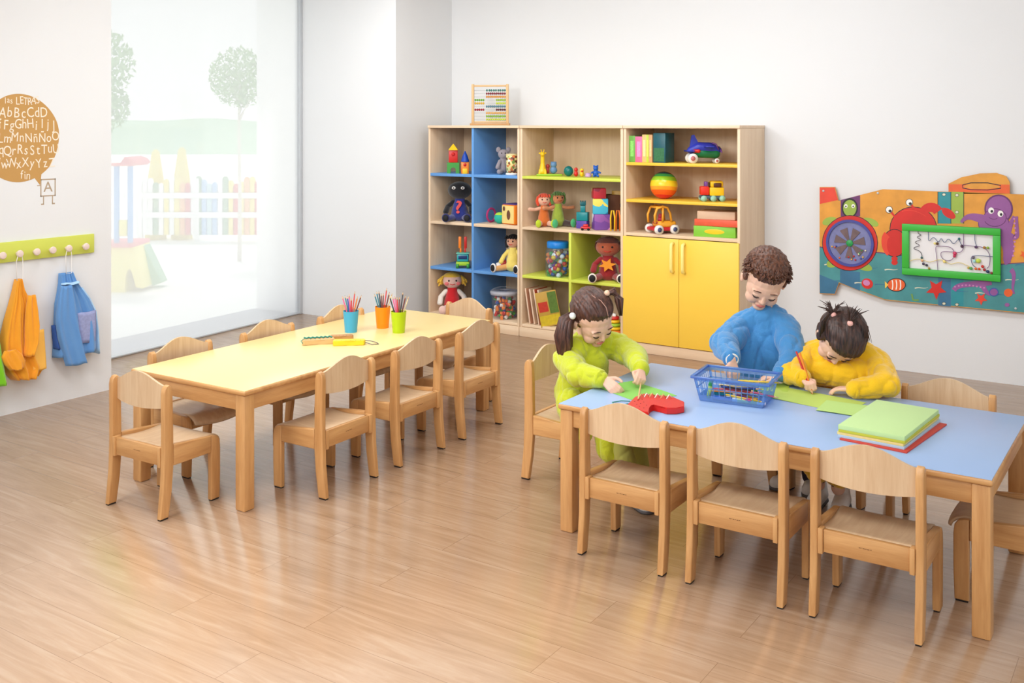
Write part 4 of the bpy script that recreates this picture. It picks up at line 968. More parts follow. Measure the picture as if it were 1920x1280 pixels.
p = sh(1091, 331, E1, YF+.04); t = thing('toy_figure', 'little yellow toy figure between red and lilac pieces', 'toy figure', p, YAW)
b = BM(); ell(b, (0, 0, .024), (.018, .018, .024)); ell(b, (0, 0, .05), (.017, .017, .018)); obj('body', remesh(b, .003, 2), YEL, t); b = BM(); ell(b, (0, -.017, .045), (.008, .003, .008), u=8, v=6); obj('belly_spot', b, RED, t)
p = sh(1103, 332, E1, YF+.03); b = BM(); lathe(b, [(.024, 0), (.026, .01), (.02, .03), (.0005, .034)], 20); one('toy_piece', 'low lilac toy piece beside the blue bear', 'toy', b, LIL, p)
p = sh(1117, 332, E1, YF+.04); t = thing('toy_bear', 'small bright blue bear at the right of the lime shelf', 'toy figure', p, YAW)
b = BM(); ell(b, (0, 0, .032), (.024, .022, .028)); ell(b, (0, -.002, .07), (.021, .02, .02)); [ell(b, (s*.014, 0, .089), .008, u=8, v=6) for s in (-1, 1)]; [caps(b, (s*.018, -.01, .042), (s*.034, -.016, .036), .008, .008, 8) for s in (-1, 1)]; [caps(b, (s*.012, -.01, .014), (s*.016, -.022, .010), .010, .010, 8) for s in (-1, 1)]; obj('body', remesh(b, .003, 2), mat('bright_blue_toy', (24, 90, 190), .35), t)
# dolls
p = sh(1046, 421, E2, YF+.2)
doll('rag doll with a green cap sitting behind the red haired one', (p.x, p.y, p.z), YAW+.35, .335, felt('tanorange', (206, 134, 90)), felt('olive', (150, 170, 60)), hair=felt('greencap', (90, 130, 60)), style='bob', arms='out', shoe=felt('greenshoe', (70, 170, 110)), leg=felt('blackleg', (60, 40, 40)), headr=.15, armc=felt('tanorange', (206, 134, 90)), gap=1.2)
p = sh(1020, 424, E2, YF+.11)
doll('rag doll with red hair, orange dress and lime shoes, arms spread wide', (p.x, p.y, p.z), YAW+.1, .31, felt('paleskin', (228, 178, 150)), felt('rustdress', (206, 106, 40)), hair=felt('redhair', (214, 70, 34)), style='bob', arms='out', shoe=felt('limeshoe', (186, 206, 40)), leg=felt('paleskin', (228, 178, 150)), headr=.16, armc=felt('paleskin', (228, 178, 150)), face=True)
# stacking castle
p = sh(1093, 426, E2, YF+.06)
G_ST = 'teal and purple stacking blocks'
z = 0
for k, (w, h, m, lab) in enumerate(((.045, .062, mat('violet_block', (90, 70, 160), .35), 'purple block at the foot of the slim teal stack'), (.046, .068, TEAL, 'wide teal block in the middle of the slim stack'), (.02, .05, TEAL, 'narrow teal tower block near the top of the slim stack'), (.024, .03, mat('dark_teal_block', (16, 96, 104), .35), 'small dark teal crown block topping the slim stack'))):
    b = BM(); box(b, -w, w, -w*.7, w*.7, 0, h, .004)
    if k == 3:
        for x in (-.018, 0, .018): box(b, x-.005, x+.005, -.01, .01, h-.001, h+.01)
    one('stacking_block', lab, 'toy block', b, m, p+Vector((0, 0, z)), YAW-.5+.15*k, group=G_ST); z += h+.0004
p = sh(1101, 430, E2, YF+.03, YF+.06)
t = thing('toy_car', 'tiny red toy car in front of the teal and purple stack', 'toy vehicle', (p.x, YF+.035, p.z), YAW-.2)
b = BM(); box(b, -.038, .038, -.018, .018, .010, .03, .006); box(b, -.02, .022, -.016, .016, .026, .048, .008); obj('body', b, mat('red_car_paint', (210, 40, 44), .2), t)
for x in (-.024, .024):
    for y in (-.018, .018): b = BM(); tube(b, [(x, y-.004, .010), (x, y+.004, .010)], .010, 12); obj('wheel', b, BLK, t)
# picture cubes
p = sh(1127, 429, E2, YF+.08)
for k, (base, cols, lab, dx, ang) in enumerate((((120, 74, 160), [(240, 236, 240), (150, 90, 170), (220, 150, 200)], 'purple picture cube with a white shape, bottom of the cube stack', 0, .12), ((70, 184, 214), [(230, 240, 240), (240, 220, 90), (40, 120, 180)], 'light blue picture cube in the middle of the cube stack', -.006, -.05), ((196, 44, 60), [(240, 220, 150), (150, 30, 60), (230, 120, 60)], 'red picture cube on top of the cube stack', -.018, .1))):
    s_ = (.062, .060, .050)[k]; zz = (0, .1245, .245)[k]
    b = BM(); box(b, -s_, s_, -s_, s_, 0, 2*s_*(1 if k < 2 else .82), .006, seg=3)
    one('picture_cube', lab, 'toy cube', b, confetti('cube_print_%d' % k, base, cols, 16), p+RT*dx+Vector((0, 0, zz)), YAW+ang, group='picture cubes on the middle shelf')
p = sh(1147, 428, E2, YF+.2, YF+.3); b = BM(); box(b, -.06, .06, -.06, .06, 0, .27, .004); one('toy_box', 'brown box standing behind the cube stack', 'box', b, BRN, p, YAW)
# animal frames and tall book
p = sh(1157, 432, E2, YF+.03, YF+.08)
for k in range(3):
    b = BM(); h = .165; x = (k-1)*.034; 
    tube(b, [(x-.014, 0, 0), (x-.016, 0, h*.6), (x-.008, 0, h*.95), (x+.008, 0, h*.95), (x+.016, 0, h*.6), (x+.014, 0, 0)], .006, 8)
    one('toy_arch', ('yellow toy arch nearest to the cube stack', 'orange rimmed toy arch between two yellow ones', 'yellow toy arch against the right side panel')[k], 'toy', b, (YEL, ORG, YEL)[k], p+Vector((0, .015*k, .006)), YAW, group='toy arches on the middle shelf')
p = on_y(1158, HZ, YF+.3); b = BM(); box(b, -.045, .045, -.01, .01, 0, .30, .002); t = one('picture_book', 'tall yellow picture book leaning at the right end of the doll shelf', 'book', b, mat('mustard_cover', (206, 160, 60), .4, .1), (p.x, p.y, E2), YAW*.5)
b = BM(); box(b, -.032, .032, -.0112, -.0102, .17, .2); box(b, -.03, .03, -.0112, -.0102, .08, .13); obj('cover_print', b, mat('blue_cover_print', (70, 100, 120), .4, .3, 60), t)
# jar with blue lid
p = on_y(1046, HZ, YF+.11); p.z = E3
t = thing('toy_jar', 'tall clear jar with a blue screw lid full of small coloured pieces', 'jar', p, YAW)
b = BM(); lathe(b, [(.094, 0), (.10, .01), (.10, .205), (.088, .225), (.080, .232)], 32, cap=False); obj('jar_body', b, CLEARB, t)
b = BM(); lathe(b, [(.086, .228), (.088, .232), (.088, .272), (.080, .280), (.0005, .281)], 36); obj('lid', b, mat('blue_lid', (20, 124, 206), .35), t)
bricks_in(p, .095, .21, 110, 'toy_piece', 'small coloured piece inside the jar with the blue lid', 'toy piece', 'pieces in the blue lidded jar', 'ball', [GRN, RED, WHT, YEL, ORG, BLU, PUR])
# brown plush
p = sh(1140, 526, E3, YF+.16)
t = doll('brown plush figure in a dark red suit with a yellow star and black soles', (p.x, p.y, p.z), YAW-.15, .355, felt('brownface', (176, 90, 60)), felt('maroon', (150, 30, 36)), hair=felt('brownhair', (96, 44, 34)), style='curls', shoe=felt('creamrim', (236, 226, 214)), sole=BLK, arms='down', armc=felt('maroon', (150, 30, 36)), leg=felt('maroon', (150, 30, 36)), name='plush_doll', headr=.20, gap=1.2, fat=1.3)
b = BM(); prism(b, [((.055 if i % 2 == 0 else .026)*cos(i*pi/6+.2), (.055 if i % 2 == 0 else .026)*sin(i*pi/6+.2)) for i in range(12)], .003, M=MT(0, -.061, .125, rx=pi/2-.28)); obj('star', b, mat('star_felt', (226, 140, 30), .8), t)
# leaning books and the cover-on book
cols = [(206, 150, 120), (222, 190, 160), (190, 90, 60), (226, 200, 176)]
for k in range(4):
    x0 = on_y(996+k*8.5, HZ, YF+.04).x; b = BM(); box(b, -.006, .006, 0, .20, 0, .285, .0015)
    t = tag(obj('picture_book', b, mat('thin_book_%d' % k, (228, 200, 174), .5, .08), loc=(x0, YF+.02, E4+.003), rot=(0, -.16-.012*k, 0)), ('thin book leaning at the far left of the lowest lime pigeonhole', 'second thin book from the left in the lowest lime pigeonhole', 'third thin book from the left in the lowest lime pigeonhole', 'thin book right behind the yellow and green cover')[k], 'book', 'thin books leaning in the bottom pigeonhole')
    b = BM(); box(b, .0062, .0068, .001, .199, .001, .284); obj('cover', b, mat('cover_%d' % k, cols[k], .5), t)
t = thing('picture_book', 'picture book with yellow, green and red cover leaning face out', 'book', (on_y(1034, HZ, YF+.05).x+.01, YF+.04, E4+.003), 0, rot=(0, -.2, .55))
b = BM(); box(b, -.085, .085, 0, .014, 0, .28, .002); obj('cover', b, mat('ochre_cover', (188, 150, 64), .45, .15, 20), t)
b = BM(); box(b, -.075, .0, -.001, -.0002, .12, .20); k = obj('red_panel', b, mat('red_cover_print', (190, 56, 40), .45, .3, 50), t)
b = BM(); box(b, .01, .08, -.001, -.0002, .10, .27); obj('green_panel', b, mat('green_cover_print', (90, 120, 50), .45, .4, 40), t)
b = BM(); box(b, -.08, .08, -.0008, -.0002, .01, .09); obj('yellow_panel', b, mat('yellow_cover_print', (206, 180, 40), .45, .3, 40), t)
# things behind the girl: ring stacker and boxes
p = on_y(1156, HZ, YF+.09)
t = thing('ring_stacker', 'yellow and orange ring stacker in the lowest pigeonhole behind the girl', 'toy', (p.x-.02, p.y, E4), 0)
for k in range(5):
    b = BM(); r_ = .06-.006*k; lathe(b, [(r_-.018, .002), (r_, .004), (r_+.004, .014), (r_, .024), (r_-.018, .026)], 24, MT(0, 0, k*.026)); obj('ring', b, (ORG, YEL, LIM, YEL, RED)[k], t)
b = BM(); tube(b, [(0, 0, 0), (0, 0, .15)], .014, 12); obj('peg', b, WHT, t)
p = on_y(1130, HZ, YF+.2); b = BM(); box(b, -.09, .09, -.08, .08, 0, .10, .004); one('toy_box', 'red box at the back of the lowest pigeonhole behind the girl', 'box', b, RED, (p.x, p.y, E4), 0)

# cupboard: books, aeroplane, ball, vehicles, boxes
F1, F2, F3 = LV3
bk = [(1185, 10.5, 50, (110, 178, 80), 'green book at the left end of the upper cupboard shelf'), (1197.5, 12, 49, (236, 110, 160), 'pink book next to the green one on the upper cupboard shelf'), (1208, 7.5, 53, (222, 190, 120), 'cream book right of the pink one'), (1214, 4, 53, (190, 214, 70), 'thin lime book between two cream ones'), (1219.5, 6, 53, (206, 160, 110), 'tan book left of the dark teal one')]
for px, w, h, c, lab in bk:
    q = on_y(px, HZ, YF+.05); m_ = mpx(q, 1)*1.06; b = BM(); t = thing('book', lab, 'book', (q.x, YF+.05, F1), 0, 'books on the upper cupboard shelf')
    wx = w*m_*.58; box(b, -wx, wx, 0, .16, 0, h*m_*.93, .002); obj('cover', b, mat('book_cover_%d_%d_%d' % c, c, .45, .12, 40), t)
    b = BM(); box(b, -wx*.5, wx*.5, -.0008, -.0001, h*m_*.2, h*m_*.75); obj('spine_print', b, mat('spine_print_%d_%d_%d' % c, tuple(min(255, int(v*1.15+20)) for v in c), .5, .35, 90), t)
q = on_y(1236, HZ, YF+.05); t = thing('book', 'thick dark teal book box with a printed spine beside the tan one', 'book', (q.x, YF+.05, F1), 0, 'books on the upper cupboard shelf')
b = BM(); box(b, -.05, .05, 0, .16, 0, .222, .003); obj('cover', b, mat('dark_teal_cover', (14, 84, 96), .4, .2, 30), t); b = BM(); box(b, -.045, .04, -.0008, -.0001, .01, .11); obj('spine_print', b, mat('green_print', (50, 110, 70), .4, .5, 60), t)
# aeroplane
p = on_z(1305, 300, F1); p = sh(1318, 301, F1, YF+.09)
t = thing('toy_aeroplane', 'blue and green toy aeroplane with white wheels on the upper cupboard shelf', 'toy vehicle', p, YAW)
DB = mat('plane_blue', (44, 56, 170), .3, .05); DG = mat('plane_green', (16, 112, 66), .3, .05)
b = BM(); chain(b, [(-.09, 0, .095), (-.03, 0, .115), (.05, 0, .11), (.10, 0, .095)], [.028, .042, .044, .034]); obj('fuselage', remesh(b, .006, 2), DB, t)
b = BM(); chain(b, [(-.03, -.006, .075), (.09, -.006, .07)], [.036, .036]); obj('belly', b, DG, t)
b = BM(); prism(b, [(-.10, .11), (-.085, .205), (-.065, .21), (-.03, .14)], .014, M=Matrix.Rotation(pi/2, 4, 'X') @ Matrix.Translation((0, 0, -.007))); obj('tail_fin', b, DB, t)
b = BM(); box(b, -.13, -.07, -.07, .07, .085, .095, .004); obj('tailplane', b, DB, t)
b = BM(); box(b, -.0, .06, -.13, .13, .118, .128, .004); obj('wing', b, DB, t)
for x, y, r_ in ((-.085, -.06, .036), (-.085, .06, .036), (.095, -.04, .018), (.095, .04, .018)):
    b = BM(); tube(b, [(x, y-.01, r_), (x, y+.01, r_)], r_, 20); w_ = obj('wheel', b, WHT, t); b = BM(); tube(b, [(x, y-.012, r_), (x, y+.012, r_)], r_*.5, 14); obj('hub', b, mat('pink_hub', (190, 110, 110), .4), w_)
b = BM(); tube(b, [(.13, -.05, .08), (.13, 0, .10), (.13, .05, .12)], [.004, .01, .004], 8); obj('propeller', b, PUR, t)
b = BM(); caps(b, (-.07, -.04, .09), (-.04, -.045, .09), .012, .014); obj('red_engine', b, RED, t)
b = BM(); tube(b, [(.06, -.03, .15), (.09, -.035, .14), (.11, -.03, .1)], .005, 6); obj('strut', b, PUR, t)
# rainbow ball
p = sh(1244, 367, F2, YF+.12); t = thing('rainbow_ball', 'rainbow striped ball on the middle cupboard shelf', 'ball', (p.x, p.y, p.z), YAW, rot=(-.12, .05, YAW))
bands = [((16, 70, 92), .80, 1.01), ((60, 170, 90), .60, .80), ((150, 204, 50), .30, .60), ((240, 206, 40), -.12, .30), ((244, 160, 40), -.38, -.12), ((238, 96, 34), -.72, -.38), ((214, 40, 50), -1.01, -.72)]
R_ = .104
for i, (c, a, d) in enumerate(bands):
    a0 = math.asin(max(-1, a)); a1 = math.asin(min(1, d)); b = BM(); lathe(b, [(max(.0004, R_*cos(a0+(a1-a0)*k/8)), R_*sin(a0+(a1-a0)*k/8)+R_) for k in range(9)], 36, cap=False); obj('band', b, mat('ball_band_%d' % i, c, .25, .02), t, smooth=80)
# yellow truck
p = sh(1338, 373, F2, YF+.07); t = thing('toy_truck', 'yellow toy truck with a red cab part on the middle cupboard shelf', 'toy vehicle', p, YAW)
b = BM(); box(b, -.035, .07, -.045, .045, .04, .105, .010); box(b, -.030, .065, -.04, .04, .104, .15, .012); cb_ = obj('cab', b, YEL, t)
b = BM(); box(b, -.008, .048, -.0475, -.043, .105, .135, .004); box(b, -.0365, -.031, -.03, .03, .105, .14, .004); obj('window', b, mat('brown_window', (90, 50, 30), .2), cb_)
b = BM(); box(b, -.10, -.037, -.035, .035, .045, .11, .010); obj('red_body', b, mat('bright_red_body', (226, 50, 30), .35), t); b = BM(); box(b, -.07, -.045, -.02, .02, .108, .145, .006); obj('stack', b, PUR, t)
b = BM(); box(b, -.10, .075, -.046, .046, .020, .042, .005); obj('chassis', b, mat('grey_blue_chassis', (70, 90, 110), .4), t)
for x in (-.08, -.01, .055):
    for y in (-.045, .045): b = BM(); tube(b, [(x, y-.008, .022), (x, y+.008, .022)], .022, 16); obj('wheel', b, mat('mint_wheel', (150, 200, 180), .4), t)
# orange car
p = sh(1240, 437, F3, YF+.09); t = thing('toy_car', 'big orange toy beetle car with white wheels on the lower cupboard shelf', 'toy vehicle', p, YAW+.35)
OC = mat('orange_car_plastic', (240, 168, 50), .3, .03)
b = BM(); box(b, -.05, .10, -.06, .06, .045, .095, .02, seg=3); obj('bonnet', b, OC, t)
for y in (-.055, .055):
    b = BM(); tube(b, [(-.08, y, .08), (-.085, y, .14), (-.065, y, .19), (-.02, y, .205), (.02, y, .195), (.045, y, .15), (.055, y, .09)], .009, 8); tube(b, [(-.015, y, .2), (-.02, y, .09)], .008, 8); obj('window_frame', b, OC, t)
b = BM(); box(b, -.07, .02, -.055, .055, .190, .206, .008); obj('roof', b, OC, t)
b = BM(); box(b, -.09, .115, -.07, .07, .022, .05, .012, seg=3); obj('sill', b, mat('red_sill', (196, 30, 44), .35), t)
for x, y in ((-.06, -.075), (.07, -.075), (-.06, .075), (.07, .075)):
    b = BM(); tube(b, [(x, y-.012, .034), (x, y+.012, .034)], .034, 20); w_ = obj('wheel', b, WHT, t); b = BM(); tube(b, [(x, y-.014, .034), (x, y+.014, .034)], .018, 14); obj('hub', b, mat('blue_hub', (70, 80, 120), .4), w_)
b = BM(); box(b, -.06, .03, -.03, .03, .07, .09, .01); ell(b, (-.02, -.02, .13), (.016, .016, .02)); ell(b, (-.02, -.02, .105), (.02, .02, .02)); obj('seat_and_driver', b, mat('driver_red', (170, 40, 60), .5), t)
# game boxes
p = on_y(1338, HZ, YF+.03)
for k, (w, d, h, c, dx, lab, r) in enumerate(((.155, .10, .078, (130, 196, 60), -.01, 'green game box with a yellow oval at the bottom of the stack', .03), (.165, .10, .048, (222, 90, 60), .01, 'orange red flat box between the green and the pale one', -.05), (.14, .09, .058, (214, 180, 150), .0, 'pale wooden box on top of the box stack', .02))):
    z = (0, .0785, .127)[k]; b = BM(); box(b, -w, w, -d, d, 0, h, .003)
    t = one('game_box', lab, 'box', b, mat('game_box_%d' % k, c, .45, .12 if k == 1 else .04, 30), (p.x+dx, YF+.14, F3+z), r+.08, group='game boxes on the lower cupboard shelf')
    if k == 0: b = BM(); ell(b, (.0, -d-.0005, .04), (.075, .001, .018), u=24, v=8); obj('oval_print', b, YEL, t)
# abacus on top
p = on_z(920, 231, 1.703); p = on_y(919, HZ, YF+.2); s_ = mpx(p, 1)
t = thing('abacus', 'wooden abacus with rows of coloured beads on top of the blue bookcase', 'abacus', (p.x, p.y, 1.703), YAW*.8)
AW = .148; AH = .35; AB = mat('abacus_wood', (214, 178, 128), .45, .05)
for s in (-1, 1): b = BM(); box(b, s*AW-.011, s*AW+.011, -.012, .012, .02, AH, .003); obj('post', b, AB, t)
b = BM(); box(b, -AW-.02, AW+.02, -.04, .04, 0, .02, .003); obj('foot', b, mat('abacus_foot', (196, 150, 100), .45), t)
b = BM(); box(b, -AW+.011, AW-.011, -.008, .008, AH-.022, AH-.006, .002); box(b, -AW+.011, AW-.011, -.008, .008, .022, .036, .002); obj('crossbar', b, AB, t)
bcols = [((60, 60, 120), (70, 130, 120)), ((150, 24, 44), (130, 30, 50)), ((226, 110, 80), (220, 150, 60)), ((110, 170, 60), (150, 190, 60)), ((226, 180, 60), (200, 214, 70)), ((70, 170, 170), (80, 130, 150)), ((160, 30, 50), (90, 30, 40)), ((226, 130, 60), (226, 170, 90)), ((140, 190, 60), (130, 180, 60)), ((206, 220, 80), (200, 214, 70))]
lay_ = [(0, 9), (0, 10), (0, 10), (5, 5), (5, 5), (0, 10), (5, 5), (0, 10), (0, 10), (0, 10)]
BG = {}
for r_ in range(10):
    z = AH-.052-r_*.0275; b = BM(); tube(b, [(-AW+.011, 0, z), (AW-.011, 0, z)], .0018, 6); rod = obj('rod', b, ALU, t)
    for side in (0, 1):
        n = lay_[r_][side]; c = bcols[r_][0 if side == 0 else 1]; m = mat('abacus_bead_%d_%d_%d' % c, c, .35)
        for k in range(n):
            x = (-AW+.022+k*.0172) if side == 0 else (AW-.022-k*.0172-(.004 if r_ == 0 else 0)*(k//2))
            if m not in BG:
                b = BM(); ell(b, (0, 0, 0), (.0082, .0105, .0105), u=10, v=8); o = obj('bead', b, m, rod, loc=(x, 0, z)); BG[m] = o
            else:
                o = BG[m].copy(); COL.objects.link(o); o.parent = rod; o.location = (x, 0, z)

# ================================================================ on the yellow table
ZT = HT
def pencil_bm(L, r=.0038):
    b = BM(); tube(b, [(0, 0, 0), (0, 0, L-.018)], r, 6, mi=0); tube(b, [(0, 0, L-.018), (0, 0, L-.005)], [r, r*.4], 6, mi=1); tube(b, [(0, 0, L-.005), (0, 0, L)], [r*.4, r*.05], 6, mi=0); return b
PW = mat('pencil_wood', (222, 184, 140), .6)
pcol = {'red': (196, 40, 40), 'blue': (40, 70, 150), 'teal': (40, 110, 120), 'black': (36, 32, 40), 'pink': (206, 90, 130), 'brown': (120, 60, 50), 'orange': (232, 130, 40), 'cream': (226, 206, 160), 'purple': (110, 60, 130), 'green': (50, 130, 70), 'yellow': (236, 196, 60)}
PPROTO = {}
def pencil(c, a, d, label, group, L=.17, name='pencil', r=.0038):
    """pencil of colour c from point a towards point d"""
    a = Vector(a); dr = (Vector(d)-a).normalized(); key = (c, L, r)
    if key not in PPROTO:
        o = obj(name, pencil_bm(L, r), [mat('pencil_'+c, pcol[c], .35), PW]); PPROTO[key] = o
    else: o = PPROTO[key].copy(); COL.objects.link(o)
    o.location = a; o.rotation_euler = dr.to_track_quat('Z', 'Y').to_euler(); return tag(o, label, 'pencil', group)
random.seed(9)
for nm, px, py, col, cols in (('blue', 658, 622, (70, 168, 206), ('pink', 'teal', 'blue', 'pink', 'red', 'red', 'orange', 'brown')), ('orange', 717.5, 614, (246, 140, 16), ('teal', 'teal', 'black', 'brown', 'brown', 'red', 'brown', 'cream')), ('green', 747.5, 623, (176, 204, 16), ('black', 'pink', 'pink', 'red', 'brown', 'black', 'brown', 'cream'))):
    p = on_z(px, py, ZT); k_ = mpx(p, 1); rb, rt, h = 11.3*k_, 14.6*k_, 41*k_*.97
    m = mat('cup_plastic_'+nm, col, .35, .02)
    b = BM(); lathe(b, [(rb, 0), (rt, h), (rt-.0016, h), (rb-.0016, .003), (.0005, .003)], 32); bmesh.ops.recalc_face_normals(b, faces=b.faces)
    tag(obj('pencil_cup', b, m, loc=p), nm+' plastic cup full of pencils on the yellow table', 'cup', 'pencil cups on the yellow table')
    for i, c in enumerate(cols):
        a = 2*pi*i/len(cols)+.3; lean = (i-len(cols)/2+.5)/len(cols)
        base = Vector((p.x, p.y, p.z+.006))+RT*(rb*.5*-lean)+FW*(rb*.4*sin(a)); tip = Vector((p.x, p.y, p.z+h))+RT*((rt-.010)*2*lean)+FW*((rt-.012)*.8*sin(a+.6))
        pencil(c, base, tip, c+' pencil standing in the '+nm+' cup', 'pencils in the '+nm+' cup', .195+.02*random.random() if i != 5 else .235)
# lacing toys
LACW = mat('natural_lacing_wood', (216, 176, 120), .5, .08); 
def lacing(label, px, py, L, rz, m, lace, w=.033, hole=True):
    p = on_z(px, py, ZT); t = thing('lacing_toy', label, 'lacing toy', p, rz)
    P = [(-L, -w*.7), (-L*.9, -w), (-L*.3, -w*.95), (0, -w*.7), (L*.4, -w), (L*.9, -w*.9), (L, -w*.4), (L, w*.4), (L*.9, w*.9), (L*.4, w), (0, w*.7), (-L*.3, w*.95), (-L*.9, w), (-L, w*.7)]
    b = BM(); vs = prism(b, P, .026); bmesh.ops.bevel(b, geom=[e for e in b.edges if abs((e.verts[0].co-e.verts[1].co).z) < 1e-6], offset=.003, segments=2, affect='EDGES'); body = obj('wooden_body', b, m, t)
    b = BM()
    for k in range(6): ell(b, (-L*.8+k*L*.3, -w*.45, .0258), (.0028, .0028, .001), u=8, v=4)
    obj('lace_hole', b, BRN, body)
    if lace:
        b = BM(); pts = []
        for k in range(14): pts.append((-L*.85+k*L*.13, w*(.1 if k % 2 else .85), .031))
        tube(b, pts, .0042, 6); tube(b, [(-L*.85, w*.2, .03), (-L*1.08, -w*.1, .02), (-L*1.0, -w*.8, .012)], .002, 6); obj('lace', b, lace, t)
    return t
LT = mat('teal_lace', (60, 150, 132), .8); GL_ = mat('grey_lace', (120, 116, 110), .8)
lacing('natural wood lacing toy wound with a teal lace, left of the three', 597, 644, .085, YAW+.28, LACW, LT)
lacing('natural wood lacing toy at the back, nearest to the blue cup', 641, 637, .062, YAW+.22, mat('darker_lacing_wood', (190, 140, 84), .5, .08), None, .028)
t = lacing('yellow lacing toy with a loose grey lace loop on its right', 655, 646, .085, YAW+.10, mat('yellow_lacing_paint', (232, 206, 40), .4, .04), None, .030)
b = BM(); tube(b, [(.085, .0, .02), (.11, .03, .012), (.145, .02, .004), (.155, -.01, .003), (.12, -.02, .003), (.085, -.012, .014)], .0024, 6); obj('lace_loop', b, GL_, t)

# ================================================================ on the blue table
def sheet(name, label, cx, cy, w, h, rz, col, z=ZT, th=.0006, cat='paper', group=None, mark=False):
    b = BM(); nx, ny = 14, 10; rnd = random.Random(int(cx*1000))
    A_ = [[b.verts.new(((i/nx-.5)*w, (j/ny-.5)*h, th+.0008*(1+sin(i*.5+j*.3)))) for j in range(ny+1)] for i in range(nx+1)]; B_ = [[b.verts.new((v.co.x, v.co.y, v.co.z-th)) for v in r] for r in A_]
    for i in range(nx):
        for j in range(ny): b.faces.new((A_[i][j], A_[i+1][j], A_[i+1][j+1], A_[i][j+1])); b.faces.new((B_[i][j+1], B_[i+1][j+1], B_[i+1][j], B_[i][j]))
    o = obj(name, b, mat('paper_'+'%d_%d_%d' % col, col, .75, .02), loc=(cx, cy, z), rot=(0, 0, rz)); return tag(o, label, cat, group)
q = on_z(1214, 739, ZT)
def quadrect(pts, z=ZT):
    P = [on_z(x, y, z) for x, y in pts]; c = sum(P, Vector())/4; e = (P[1]-P[0]+P[2]-P[3])/2; f = (P[3]-P[0]+P[2]-P[1])/2
    return c, e.length, f.length, atan2(e.y, e.x)
sheet('paper', 'green sheet of paper under the red lacing boot and the hands', -2.03, 4.01, .30, .21, -.42, (140, 204, 96))
b = BM(); 
bt = thing('lacing_boot', 'thick red wooden lacing boot with pale laces lying before the girl in green', 'lacing toy', on_z(1222, 762, ZT+.001))
o_ = bt.location
bp_ = [(1176, 757), (1190, 743), (1206, 737), (1226, 739), (1247, 742), (1258, 741), (1268, 747), (1283, 752), (1283, 761), (1268, 764), (1250, 764), (1238, 760), (1225, 757), (1219, 759), (1217, 764), (1216, 772), (1207, 771), (1192, 764)]
P = [(on_z(x, y, ZT+.028)-o_) for x, y in bp_]
b = BM(); prism(b, [(p.x, p.y) for p in P], .026); bmesh.ops.bevel(b, geom=[e for e in b.edges if abs((e.verts[0].co-e.verts[1].co).z) < 1e-6], offset=.003, segments=2, affect='EDGES')
RB_ = mat('red_lacing_paint', (214, 44, 40), .38, .04); body = obj('boot', b, RB_, bt)
b = BM(); rr = random.Random(2)
for (x, y) in ((1190, 752), (1196, 750), (1201, 756), (1207, 753), (1199, 761), (1207, 764), (1212, 759), (1194, 757), (1204, 748)):
    v = on_z(x, y, ZT+.028)-o_; ell(b, (v.x, v.y, .0262), (.0028, .0028, .0008), u=8, v=4)
obj('lace_hole', b, mat('dark_red_hole', (100, 14, 18), .6), body)
for k, (x, y) in enumerate(((1200, 743), (1210, 742), (1220, 742), (1230, 743), (1241, 744), (1252, 745))):
    v = on_z(x, y, ZT+.03)-o_; b = BM(); tube(b, [(v.x, v.y-.012, .026), (v.x+.004, v.y+.004, .040), (v.x+.012, v.y+.022, .022)], .0026, 6); obj('lace', b, WHT if k % 2 else mat('beige_lace', (214, 176, 120), .8), bt)
b = BM(); pts = [on_z(x, y, ZT+.004)-o_ for x, y in ((1182, 752), (1165, 751), (1148, 754), (1152, 758), (1170, 758), (1184, 756))]; tube(b, pts, .0022, 6); obj('lace_tail', b, LT, bt)
# green drawing sheets under the girl in yellow
sheet('paper', 'yellow green drawing sheet under the arms of the girl in yellow', -1.365, 4.315, .42, .21, -.16, (190, 214, 104))
sheet('paper', 'yellow green sheet sticking out from under the blue basket', -1.60, 4.42, .22, .16, .25, (180, 210, 84))
sheet('paper', 'light green sheet lying between the drawing and the paper stack', -1.16, 4.24, .25, .18, .05, (184, 218, 130), z=ZT+.0022)
# paper stack
c0 = [(1580, 799), (1704, 824), (1752, 776), (1640, 757)]
zt_ = ZT+.052
c, wv, hv, rz_ = quadrect([(1580, 797), (1703, 821), (1753, 767), (1637, 748)], zt_)
lay2 = [((206, 74, 62), .006, 'red sheets under the whole paper stack', .020, -.012), ((176, 204, 226), .010, 'pale blue ream just above the red sheets in the paper stack', .003, .0), ((236, 214, 140), .010, 'cream ream in the middle of the paper stack', -.002, .002), ((196, 196, 60), .010, 'olive ream under the green one in the paper stack', .002, 0), ((192, 224, 156), .016, 'light green ream on top of the paper stack', 0, 0)]
z = ZT
for i, (cc, h, lab, dx, dy) in enumerate(lay2):
    b = BM(); k = 1.0 if i else 1.02; box(b, -wv/2*k, wv/2*k, -hv/2*k, hv/2*k, 0, h, .0006)
    tag(obj('paper_ream', b, mat('ream_%d' % i, cc, .7, .02), loc=(c.x+dx, c.y+dy, z), rot=(0, 0, rz_+(-.02 if i == 0 else .006*i))), lab, 'paper', 'coloured paper reams on the blue table'); z += h+.0002
